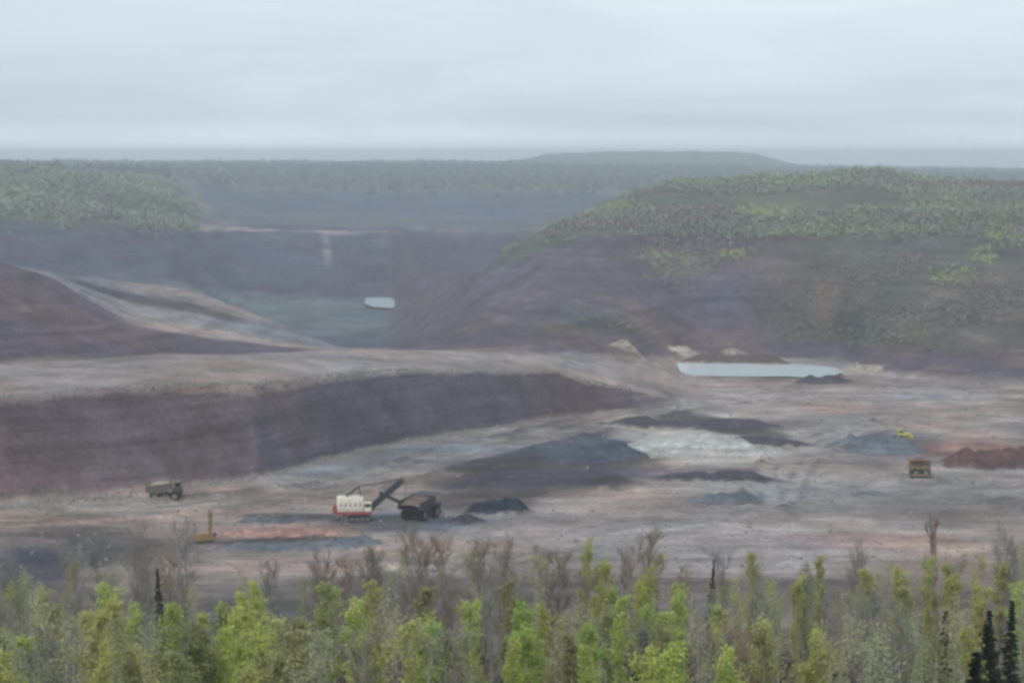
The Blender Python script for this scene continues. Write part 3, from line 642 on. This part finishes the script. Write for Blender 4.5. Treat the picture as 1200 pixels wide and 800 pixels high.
# blast hole drill
dr = empty('drill_rig', G(240, floorY(637)), R(35), .72); tag(dr, 'small orange drill rig with upright mast near the left trees', 'drill rig')
tracks(dr, 6.2, .9, 1.2, (-1.7, 1.7), shoes=18)
mb = MB(); mb.box((0, 0, 1.55), (8.6, 3.4, .6)); mb.build('deck', M['orange'], dr, .04)
mb = MB(); mb.box((-1.6, 0, 2.9), (4.6, 2.8, 2.0)); mb.build('engine_housing', M['orange'], dr, .08)
mb = MB(); mb.box((3.3, -1.0, 2.9), (1.6, 1.5, 2.0), taper=.95); cb = mb.build('cab', M['orange'], dr, .05)
mb = MB(); mb.box((4.12, -1.0, 3.2), (.06, 1.2, 1.0)); mb.box((3.3, -1.76, 3.2), (1.2, .06, .9)); mb.build('window', M['glass'], cb)
mb = MB()
for sx in (2.2, 3.2):
    for sy in (.2, 1.3): mb.beam((sx, sy, 1.5), (sx, sy, 12.5), .16, .16)
for k in range(10):
    z0 = 1.8 + k * 1.07; z1 = z0 + 1.07
    for (a, b2) in (((2.2, .2), (3.2, .2)), ((3.2, .2), (3.2, 1.3)), ((3.2, 1.3), (2.2, 1.3)), ((2.2, 1.3), (2.2, .2))):
        mb.tube((*a, z0), (*b2, z1), .05, n=5); mb.tube((*a, z1), (*b2, z1), .05, n=5)
ms = mb.build('mast', M['orange'], dr)
mb = MB(); mb.tube((2.7, .75, .2), (2.7, .75, 10.5), .11); mb.box((2.7, .75, 10.3), (.8, .9, .9)); mb.build('drill_pipe', M['steel'], ms)
for sx, sy in ((-3.8, 1.6), (-3.8, -1.6), (3.9, 1.6), (3.9, -1.6)): mb = MB(); mb.tube((sx, sy, .0), (sx, sy, 1.9), .16); mb.box((sx, sy, .08), (.8, .8, .12)); mb.build('levelling_jack', M['rim'], dr)

# ------------------------------------------------------------------ trees: prototypes
M['bark_pale'] = material('aspen_bark', (.34, .34, .29), scale=5, var=.3, objcol=False); M['bark_grey'] = material('grey_bark', (.23, .21, .19), scale=5, var=.3)
M['twig'] = material('twigs', (1, 1, 1), scale=3, var=.0, col2=(.7, .7, .7), objcol=True)
def leafmat(name, base=(1, 1, 1)):
    m = material(name, base, scale=1.2, col2=tuple(c * .74 for c in base), objcol=True, rough=.6)
    n = m.node_tree.nodes; l = m.node_tree.links; b = n['Principled BSDF']; tr = n.new('ShaderNodeBsdfTranslucent'); ms_ = n.new('ShaderNodeMixShader'); ms_.inputs[0].default_value = .45
    src = b.inputs['Base Color'].links[0].from_socket; l.new(src, tr.inputs[0]); o = n['Material Output']
    l.new(b.outputs[0], ms_.inputs[1]); l.new(tr.outputs[0], ms_.inputs[2]); l.new(ms_.outputs[0], o.inputs[0]); return m
M['leaf'] = leafmat('leaves'); M['needle'] = leafmat('needles')
def limb(mb, p, d, ln, r, depth, tips, rnd, up=.25, kids=3):
    q = p
    segs = 3
    for s in range(segs):
        d2 = (d + Vector((rnd.gauss(0, .12), rnd.gauss(0, .12), up * .25))).normalized(); e = q + d2 * ln / segs
        mb.tube(q, e, r * (1 - s * .25), r * (1 - (s + 1) * .25), n=5 if depth < 2 else 3); q = e; d = d2
        tips.append((q.copy(), d.copy(), depth))
        if depth < 2:
            for k in range(kids if s else 1):
                a = d.orthogonal().normalized(); a.rotate(Matrix.Rotation(rnd.uniform(0, 6.28), 3, d)); nd = (d * .75 + a * .75 + Vector((0, 0, up))).normalized()
                limb(mb, q, nd, ln * rnd.uniform(.4, .62), r * .5, depth + 1, tips, rnd, up, kids)
def trunk_and_tips(seed, h, spread, r0, start=.3, nb=16, up=.35):
    rnd = random.Random(seed); mb = MB(); tips = []; p = Vector((0, 0, -.6)); n = 9; pts = [p.copy()]
    for i in range(n): p = p + Vector((rnd.gauss(0, .07), rnd.gauss(0, .07), (h + .6) / n)); pts.append(p.copy())
    for i in range(n): mb.tube(pts[i], pts[i + 1], r0 * (1 - i / n) + .015, r0 * (1 - (i + 1) / n) + .015, n=7)
    for k in range(nb):
        t = start + (1 - start) * (k + rnd.random()) / nb * .96; f = t * n; i = min(int(f), n - 1); q = pts[i].lerp(pts[i + 1], f - i)
        a = rnd.uniform(0, 6.28); L_ = spread * (math.sin(math.pi * min(1, (1 - t) / (1 - start) * .75 + .22)) ** .8) * rnd.uniform(.7, 1.15)
        limb(mb, q, Vector((math.cos(a), math.sin(a), .8 + t * .6)).normalized(), L_, r0 * .32 * (1 - t * .6), 1, tips, rnd, up, 2)
    tips.append((pts[-1], Vector((0, 0, 1)), 2))
    return mb, tips, rnd
def leaf_quads(mb, tips, rnd, per, sz, sp):
    for q, d, dep in tips:
        for k in range(per):
            c = q + Vector((rnd.gauss(0, sp), rnd.gauss(0, sp), rnd.gauss(0, sp))); s = sz * rnd.uniform(.6, 1.3)
            a = Vector((rnd.gauss(0, 1), rnd.gauss(0, 1), rnd.gauss(0, 1))).normalized(); u = a.orthogonal().normalized() * s; v = a.cross(u).normalized() * s * .8
            mb.add([c - u, c - v * .9, c + u, c + v * .9], [(0, 1, 2, 3)])
def twig_tris(mb, tips, rnd, per, ln, w_):
    for q, d, dep in tips:
        for k in range(per):
            a = (d * .8 + Vector((rnd.gauss(0, .5), rnd.gauss(0, .5), rnd.gauss(.25, .4)))).normalized(); e = q + a * ln * rnd.uniform(.5, 1.2); u = a.orthogonal().normalized() * w_; v = a.cross(u)
            mb.add([q + u, q - u * .5 + v * .86, q - u * .5 - v * .86, e], [(0, 1, 3), (1, 2, 3), (2, 0, 3)])
            m = q.lerp(e, .5); e2 = m + (a + Vector((rnd.gauss(0, .5), rnd.gauss(0, .5), .2))).normalized() * ln * .5
            mb.add([m + u * .7, m - u * .35 + v * .6, m - u * .35 - v * .6, e2], [(0, 1, 3), (1, 2, 3), (2, 0, 3)])
HP = 10.0                                # prototypes are 10 m tall
protos = {'leafy': [], 'bare': [], 'spruce': [], 'sparse': []}
for s in range(6):
    mb, tips, rnd = trunk_and_tips(100 + s, HP, 0.85 + .16 * (s % 3), .11, .28, 20, .5)
    t = empty('aspen_tree'); mb.build('trunk', M['bark_pale'], t); lm = MB(); leaf_quads(lm, tips, rnd, 8, .09, .17); lm.build('crown', M['leaf'], t); protos['leafy'].append(t)
for s in range(4):
    mb, tips, rnd = trunk_and_tips(200 + s, HP, 1.1 + .2 * s, .10, .3, 18, .5)
    t = empty('budding_tree'); mb.build('trunk', M['bark_pale'], t); lm = MB(); leaf_quads(lm, tips, rnd, 4, .07, .22); twig_tris(lm, tips, rnd, 1, .5, .012); lm.build('crown', M['leaf'], t); protos['sparse'].append(t)
for s in range(6):
    mb, tips, rnd = trunk_and_tips(300 + s, HP, 1.5 + .25 * (s % 3), .12, .22, 22, .55)
    t = empty('bare_tree'); mb.build('trunk', M['bark_grey'], t); lm = MB(); twig_tris(lm, tips, rnd, 3, .75, .013); lm.build('crown', M['twig'], t); protos['bare'].append(t)
for s in range(4):
    rnd = random.Random(400 + s); mb = MB(); mb.tube((0, 0, -.6), (0, 0, HP), .14, .02, n=7); lm = MB(); z = 1.0
    while z < HP - .15:
        rad = (HP - z) / HP * (1.55 + .2 * s) * rnd.uniform(.75, 1.1) + .08
        for k in range(8):
            a = rnd.uniform(0, 6.28); d = Vector((math.cos(a), math.sin(a), -.12 if z < 7 else .25)); rl_ = rad * rnd.uniform(.7, 1.1); mb.tube((0, 0, z), d * rl_ + Vector((0, 0, z)), .02, .006, n=3)
            for j in range(9):
                f = (j + 1) / 9; c = d * rl_ * f + Vector((rnd.gauss(0, .05), rnd.gauss(0, .05), z - .03)); wv = .17 * (1.15 - f * .6)
                u = Vector((-d.y, d.x, 0)).normalized() * wv; v = Vector((d.x, d.y, -.5)).normalized() * .12; lm.add([c - u - v * .3, c - v, c + u - v * .3, c + v * 1.2], [(0, 1, 2, 3)])
                lm.add([c + Vector((0, 0, .05)) - v, c - u * .5 - Vector((0, 0, .12)), c + v, c + Vector((0, 0, .1)) + u * .4], [(0, 1, 2, 3)])
        z += .28
    t = empty('spruce_tree'); mb.build('trunk', M['bark_grey'], t); lm.build('crown', M['needle'], t); protos['spruce'].append(t)

COL = {'lime': (.54, .60, .18), 'yellow-green': (.52, .53, .20), 'grey-green': (.52, .52, .33), 'green': (.40, .52, .15), 'olive': (.36, .37, .18),
       'grey': (.30, .285, .27), 'brown': (.30, .225, .17), 'rust': (.17, .065, .045), 'dark': (.030, .048, .034), 'pale': (.30, .29, .26)}
NAMES = {('leafy', 'lime'): 'lime-green leafy aspen', ('leafy', 'green'): 'bright green aspen', ('leafy', 'yellow-green'): 'yellow-green leafy aspen',
         ('leafy', 'olive'): 'olive leafy tree', ('sparse', 'grey-green'): 'thin grey-green aspen', ('sparse', 'olive'): 'thin olive tree', ('sparse', 'yellow-green'): 'thin yellow-green aspen', ('sparse', 'lime'): 'thin lime aspen',
         ('sparse', 'pale'): 'pale budding birch', ('bare', 'grey'): 'bare grey tree', ('bare', 'brown'): 'bare brown tree', ('bare', 'rust'): 'bare rust-topped tree', ('bare', 'pale'): 'bare pale birch', ('spruce', 'dark'): 'narrow dark spruce'}
CATS = {'leafy': 'aspen tree', 'sparse': 'budding tree', 'bare': 'bare tree', 'spruce': 'spruce tree'}
ZONES = [(-60, 70, 'by the left edge'), (70, 150, 'left of the lone tan truck'), (150, 218, 'below the lone tan truck'), (218, 275, 'below the orange drill rig'), (275, 390, 'below the salmon windrow'), (390, 450, 'below the white shovel'),
         (450, 530, 'below the truck at the shovel'), (530, 620, 'below the blue-black ore heap'), (620, 740, 'below the dark hollow'), (740, 830, "below the gravel bank's left half"), (830, 920, "below the gravel bank's right half"),
         (920, 1030, 'left of the head-on orange truck'), (1030, 1110, 'below the head-on orange truck'), (1110, 1260, 'below the red ore bank')]
trees = []; used = {}
def treeY(row): return float(np.interp(row, [600, 640, 700, 740, 790, 830], [270, 255, 190, 130, 92, 75]))
def put(px, row, kind, c, Yv=None, wide=1.0):
    Yv = Yv or treeY(row); X = (px - 600) / F * Yv; gz = ground(X, Yv); top = -(row - HR) / F * Yv; h = max(top - gz, 3.5)
    i = random.randrange(len(protos[kind])); pr = protos[kind][i]
    o = pr if pr not in used else copy_tree(pr); used[pr] = 1
    s = h / HP; o.location = (X, Yv, ZC + gz); sw = s * wide * random.uniform(.85, 1.15) if kind != 'spruce' else s * wide
    o.scale = (sw, sw, s); o.rotation_euler = (random.gauss(0, .02), random.gauss(0, .02), random.uniform(0, 6.28))
    cc = COL[c]; j = random.uniform(.88, 1.12); k = random.uniform(.94, 1.06)
    for ch in o.children:
        if ch.name.startswith('crown'): ch.color = (cc[0] * j * k, cc[1] * j, cc[2] * j * .98, 1)
    trees.append((px, Yv, row, kind, c, o))
key = [  # px, top row, kind, colour, width
 (130, 694, 'leafy', 'lime', 1.2), (150, 722, 'leafy', 'lime', 1), (203, 712, 'leafy', 'lime', .95), (296, 698, 'leafy', 'lime', 1.1), (272, 716, 'leafy', 'lime', 1.1), (250, 738, 'leafy', 'olive', 1),
 (332, 735, 'leafy', 'yellow-green', 1), (357, 726, 'leafy', 'olive', 1), (34, 682, 'sparse', 'grey-green', 1), (62, 720, 'leafy', 'olive', 1), (82, 745, 'sparse', 'grey-green', 1), (170, 752, 'sparse', 'grey-green', 1.1),
 (18, 755, 'sparse', 'grey-green', 1), (683, 640, 'leafy', 'yellow-green', .9), (702, 662, 'leafy', 'olive', 1), (620, 712, 'leafy', 'green', 1.1), (612, 745, 'leafy', 'green', 1.1), (752, 690, 'leafy', 'lime', 1), (765, 722, 'leafy', 'green', 1.2),
 (782, 752, 'leafy', 'green', 1.1), (723, 702, 'leafy', 'lime', 1), (690, 715, 'sparse', 'grey-green', 1), (555, 722, 'leafy', 'yellow-green', 1), (502, 742, 'leafy', 'yellow-green', 1), (538, 752, 'leafy', 'olive', 1), (655, 735, 'sparse', 'grey-green', 1.1),
 (448, 722, 'sparse', 'grey-green', 1.1), (880, 652, 'leafy', 'yellow-green', .9), (862, 772, 'leafy', 'lime', 1), (912, 690, 'sparse', 'yellow-green', 1), (962, 655, 'leafy', 'yellow-green', .9), (945, 682, 'leafy', 'yellow-green', 1),
 (985, 700, 'sparse', 'grey-green', 1), (1056, 672, 'leafy', 'yellow-green', .9), (1070, 690, 'leafy', 'yellow-green', .9), (1106, 662, 'leafy', 'yellow-green', .9), (1140, 660, 'sparse', 'yellow-green', 1), (1172, 664, 'leafy', 'yellow-green', .9),
 (1192, 634, 'sparse', 'grey-green', 1.1), (1180, 640, 'bare', 'grey', 1), (1138, 748, 'leafy', 'yellow-green', .9), (1196, 782, 'leafy', 'lime', 1), (830, 652, 'spruce', 'dark', .55), (754, 738, 'spruce', 'dark', .9), (1110, 712, 'spruce', 'dark', .8),
 (1142, 735, 'spruce', 'dark', .9), (1182, 700, 'spruce', 'dark', .9), (1160, 725, 'spruce', 'dark', 1), (190, 662, 'spruce', 'dark', .6), (168, 668, 'bare', 'grey', 1.0), (845, 690, 'sparse', 'olive', 1),
 (482, 634, 'bare', 'brown', .9), (528, 644, 'bare', 'brown', .9), (558, 650, 'bare', 'brown', 1), (590, 652, 'bare', 'brown', 1), (410, 665, 'bare', 'brown', 1), (440, 655, 'bare', 'brown', 1), (760, 634, 'bare', 'brown', 1.1), (742, 655, 'bare', 'brown', 1),
 (640, 655, 'bare', 'grey', 1), (1086, 621, 'bare', 'rust', .5), (1014, 650, 'bare', 'grey', .9), (160, 630, 'bare', 'grey', 1.1), (215, 632, 'bare', 'grey', 1.0), (120, 640, 'bare', 'grey', 1.1), (80, 655, 'bare', 'grey', 1.1), (380, 660, 'bare', 'grey', 1), (320, 672, 'bare', 'grey', 1),
 (20, 668, 'bare', 'grey', 1), (1000, 665, 'bare', 'grey', 1), (900, 700, 'bare', 'grey', 1), (800, 680, 'bare', 'brown', 1), (330, 745, 'sparse', 'pale', 1), (465, 700, 'sparse', 'pale', .9), (608, 680, 'bare', 'pale', .9), (96, 700, 'bare', 'pale', .8), (750, 740, 'sparse', 'pale', .7)]
for k in key: put(*k[:4], wide=k[4])
rnd = random.Random(5)
def pick(px, row):
    u = rnd.random(); leafbias = (.52 if px < 400 else .56 if px < 800 else .48)
    if row < 684: return rnd.choice([('bare', 'grey'), ('bare', 'brown'), ('leafy', 'yellow-green' if px > 640 else 'olive'), ('sparse', 'grey-green'), ('sparse', 'olive')])
    if px > 1000 and row > 700 and u < .35: return ('spruce', 'dark')
    if u < leafbias: return ('leafy', rnd.choice(['lime', 'olive', 'yellow-green', 'lime', 'green'] if 500 < px < 820 else ['lime', 'olive', 'yellow-green', 'yellow-green']))
    if u < .80: return ('sparse', rnd.choice(['grey-green', 'grey-green', 'olive', 'pale', 'yellow-green']))
    if u < .96: return ('bare', rnd.choice(['grey', 'brown', 'grey', 'pale']))
    return ('spruce', 'dark')
def skyline(px): return float(np.interp(px, [0, 60, 250, 300, 400, 500, 600, 700, 800, 900, 1000, 1100, 1200], [676, 668, 668, 690, 670, 655, 655, 655, 672, 668, 662, 662, 640]))
for base, cnt, jit in ((8, 32, 18), (38, 42, 20), (70, 38, 18), (100, 28, 10)):
    for i in range(cnt):
        px = (i + rnd.uniform(.1, .9)) * 1240 / cnt - 20; row = skyline(px) + base + rnd.uniform(-jit, jit)
        if row > 805: continue
        put(px, row, *pick(px, row), wide=rnd.uniform(.7, 1.25))
for i in range(56):                       # far foot of the slope
    px = rnd.uniform(-20, 1220); Yv = rnd.uniform(290, 425); X = (px - 600) / F * Yv; h = rnd.uniform(6.5, 10.5); row = HR - F * (ground(X, Yv) + h) / Yv
    k = rnd.choice([('bare', 'grey'), ('bare', 'brown'), ('bare', 'brown'), ('sparse', 'grey-green'), ('sparse', 'olive'), ('leafy', 'olive')]); put(px, row, *k, Yv=Yv)
def tier(Yv): return 'front row' if Yv < 120 else 'second row' if Yv < 170 else 'third row' if Yv < 225 else 'fourth row' if Yv < 285 else 'last row'
ORD = ['first', 'second', 'third', 'fourth', 'fifth', 'sixth', 'seventh', 'eighth', 'ninth', 'tenth', 'eleventh', 'twelfth']
buckets = {}
for T in trees:
    z = next((z for z in ZONES if z[0] <= T[0] < z[1]), ZONES[-1]); buckets.setdefault((T[3], T[4], z[2], tier(T[1])), []).append(T)
for (kd, c, zn_, ti), ls in buckets.items():
    ls.sort(key=lambda t: t[0])
    for i, T in enumerate(ls):
        lab = f"{NAMES[(kd, c)]} in the {ti} {zn_}"
        if len(ls) == 2: lab = ('left' if i == 0 else 'right') + ' ' + lab
        elif len(ls) > 2: lab = ORD[i] + ' from left, ' + lab
        tag(T[5], lab, CATS[kd], CATS[kd] + 's on the slope in front')
for p in sum(protos.values(), []):
    if p not in used:
        for ch in list(p.children): bpy.data.objects.remove(ch)
        bpy.data.objects.remove(p)

# undergrowth on the near slope, and the far woods: nobody could count them
def scatter_bushes(name, pts, matl, size, nf, label, cat, tall=1.0):
    n = len(pts); P = np.repeat(np.array(pts), nf, 0); S = np.repeat(np.array(size), nf)
    m = len(P); d = rng.normal(size=(m, 3)); d /= np.linalg.norm(d, axis=1)[:, None]; rad = rng.random(m) ** .4
    c = P + d * (rad * S * .5)[:, None] * np.array([1, 1, tall]) + np.array([0, 0, 1]) * (S * .45 * tall)[:, None]
    a = rng.normal(size=(m, 3)); a /= np.linalg.norm(a, axis=1)[:, None]; b_ = np.cross(a, rng.normal(size=(m, 3))); b_ /= np.linalg.norm(b_, axis=1)[:, None]
    ls = (S * rng.uniform(.10, .22, m))[:, None]
    V = np.stack([c - a * ls, c - b_ * ls * .7, c + a * ls, c + b_ * ls * .7], 1).reshape(-1, 3)
    me = bpy.data.meshes.new(name); me.from_pydata(V.tolist(), [], np.arange(m * 4).reshape(-1, 4).tolist()); me.materials.append(matl)
    o = bpy.data.objects.new(name, me); C.objects.link(o); return tag(o, label, cat, kind='stuff')
def woodmat(name, c1, c2, c3, sc=.02):
    m = bpy.data.materials.new(name); m.use_nodes = True; n = m.node_tree.nodes; l = m.node_tree.links; b = n['Principled BSDF']; b.inputs['Roughness'].default_value = .8
    g = n.new('ShaderNodeNewGeometry'); z = n.new('ShaderNodeTexNoise'); z.inputs['Scale'].default_value = sc; z.inputs['Detail'].default_value = 7; z.inputs['Roughness'].default_value = .7
    l.new(g.outputs['Position'], z.inputs['Vector']); r = n.new('ShaderNodeValToRGB'); e = r.color_ramp.elements; e[0].position = .38; e[0].color = (*c1, 1); e[1].position = .64; e[1].color = (*c3, 1); q = e.new(.5); q.color = (*c2, 1)
    l.new(z.outputs['Fac'], r.inputs[0]); l.new(r.outputs[0], b.inputs['Base Color']); return m
pts = []; sz = []
for i in range(5200):
    px = rnd.uniform(-60, 1260); Yv = rnd.uniform(70, 430) ** 1.0; X = (px - 600) / F * Yv; pts.append((X, Yv, ZC + ground(X, Yv))); sz.append(rnd.uniform(.8, 2.8))
scatter_bushes('undergrowth', pts, woodmat('undergrowth', (.075, .065, .05), (.15, .14, .09), (.21, .23, .09), .12), sz, 26, 'low brushy undergrowth between the trees of the near slope', 'undergrowth', .8)
def wood(name, sel, count, matl, label, smin=4, smax=9, tall=1.2, nf=22):
    pts = []; sz = []
    rr_, cc_ = np.nonzero(sel > .02); wgt = (sel * np.abs(np.gradient(XX, axis=1) * np.gradient(YY, axis=0)))[rr_, cc_]; wgt /= wgt.sum()
    ch = rng.choice(len(rr_), count, p=wgt)
    for k in ch:
        i, j = rr_[k], cc_[k]; Yv = YY[i, j] + rnd.uniform(-6, 6); X = XX[i, j] + rnd.uniform(-3, 3); pts.append((X, Yv, ZC + ground(X, Yv) - .5)); sz.append(rnd.uniform(smin, smax))
    return scatter_bushes(name, pts, matl, sz, nf, label, 'woodland', tall)
inx = (PP > -120) & (PP < 1320)
vis = inx * 1.0
w1 = woodmat('spring_wood', (.22, .19, .19), (.21, .235, .17), (.33, .38, .21), .007)
hillsel = vis * (PP > 590) * band(VV, 13.75, 15.2, .4) * np.clip(.2 + 3.5 * fbm(XX + 40, YY, 110, 4), 0, 1)
wood('woodland', hillsel, 9000, w1, 'spring-green woods along the top of the right hill', 2, 5.5)
wallsel = vis * (PP > 720) * band(VV, 11.6, 13.8, .4) * np.clip(3.2 * fbm(XX - 240, YY, 70, 4) - .15, 0, 1)
wood('scrub', wallsel, 1500, w1, 'green scrub scattered on the ledges of the right hill', 1.5, 3.6, .9)
ROWV = HR - F * ZZ / np.maximum(YY, 1)
bs = 0 * YY
for bx, by, rx, ry in ((1122, 325, 28, 8), (1178, 272, 24, 26), (1196, 250, 22, 14), (905, 250, 42, 6), (1005, 249, 22, 6), (735, 244, 34, 9), (690, 256, 30, 7), (1150, 300, 14, 12), (860, 300, 20, 6)):
    bs = np.maximum(bs, np.clip(1.3 - ((PP - bx) / rx) ** 2 - ((ROWV - by) / ry) ** 2 + 1.2 * fbm(XX, YY, 25, 3), 0, 1))
bs = bs * vis * band(VV, 11, 15.1, .3)
wood('brush', bs, 1900, woodmat('bright_brush', (.22, .25, .13), (.29, .33, .16), (.36, .40, .20), .03), 'bright yellow-green brush patches high on the right hill', 1.8, 4.5, .9)
leftsel = vis * (PP < 235) * band(VV, 14.9, 17.4, .4) * np.clip(.4 + 3 * fbm(XX, YY + 90, 160, 4), 0, 1)
wood('woodland', leftsel, 3000, w1, 'pale green woods on the far hill at the left')
farsel = vis * band(VV, 17.9, 20, .4)
wood('woodland', farsel, 6000, woodmat('far_wood', (.06, .07, .045), (.075, .095, .05), (.12, .14, .07), .008), 'distant forest on the flat country up to the horizon', 9, 20, .8, 12)

# ------------------------------------------------------------------ air
hz = MB(); x0, x1, y0, y1, z0, z1 = -24000, 24000, -450, 8700, -45, ZC + 32
hz.add([(x, y, z) for z in (z0, z1) for x, y in ((x0, y0), (x1, y0), (x1, y1), (x0, y1))], [(3, 2, 1, 0), (4, 5, 6, 7), (0, 1, 5, 4), (1, 2, 6, 5), (2, 3, 7, 6), (3, 0, 4, 7)])
hm = bpy.data.materials.new('haze'); hm.use_nodes = True; n = hm.node_tree.nodes; n.remove(n['Principled BSDF'])
pv = n.new('ShaderNodeVolumePrincipled'); pv.inputs['Color'].default_value = (.90, .94, 1.0, 1); pv.inputs['Density'].default_value = 2.6e-4; pv.inputs['Anisotropy'].default_value = .86
hm.node_tree.links.new(pv.outputs[0], n['Material Output'].inputs['Volume'])
tag(hz.build('haze', hm), 'thin blue-grey haze filling the pit', 'haze', kind='stuff')
print('TREES', len(trees))
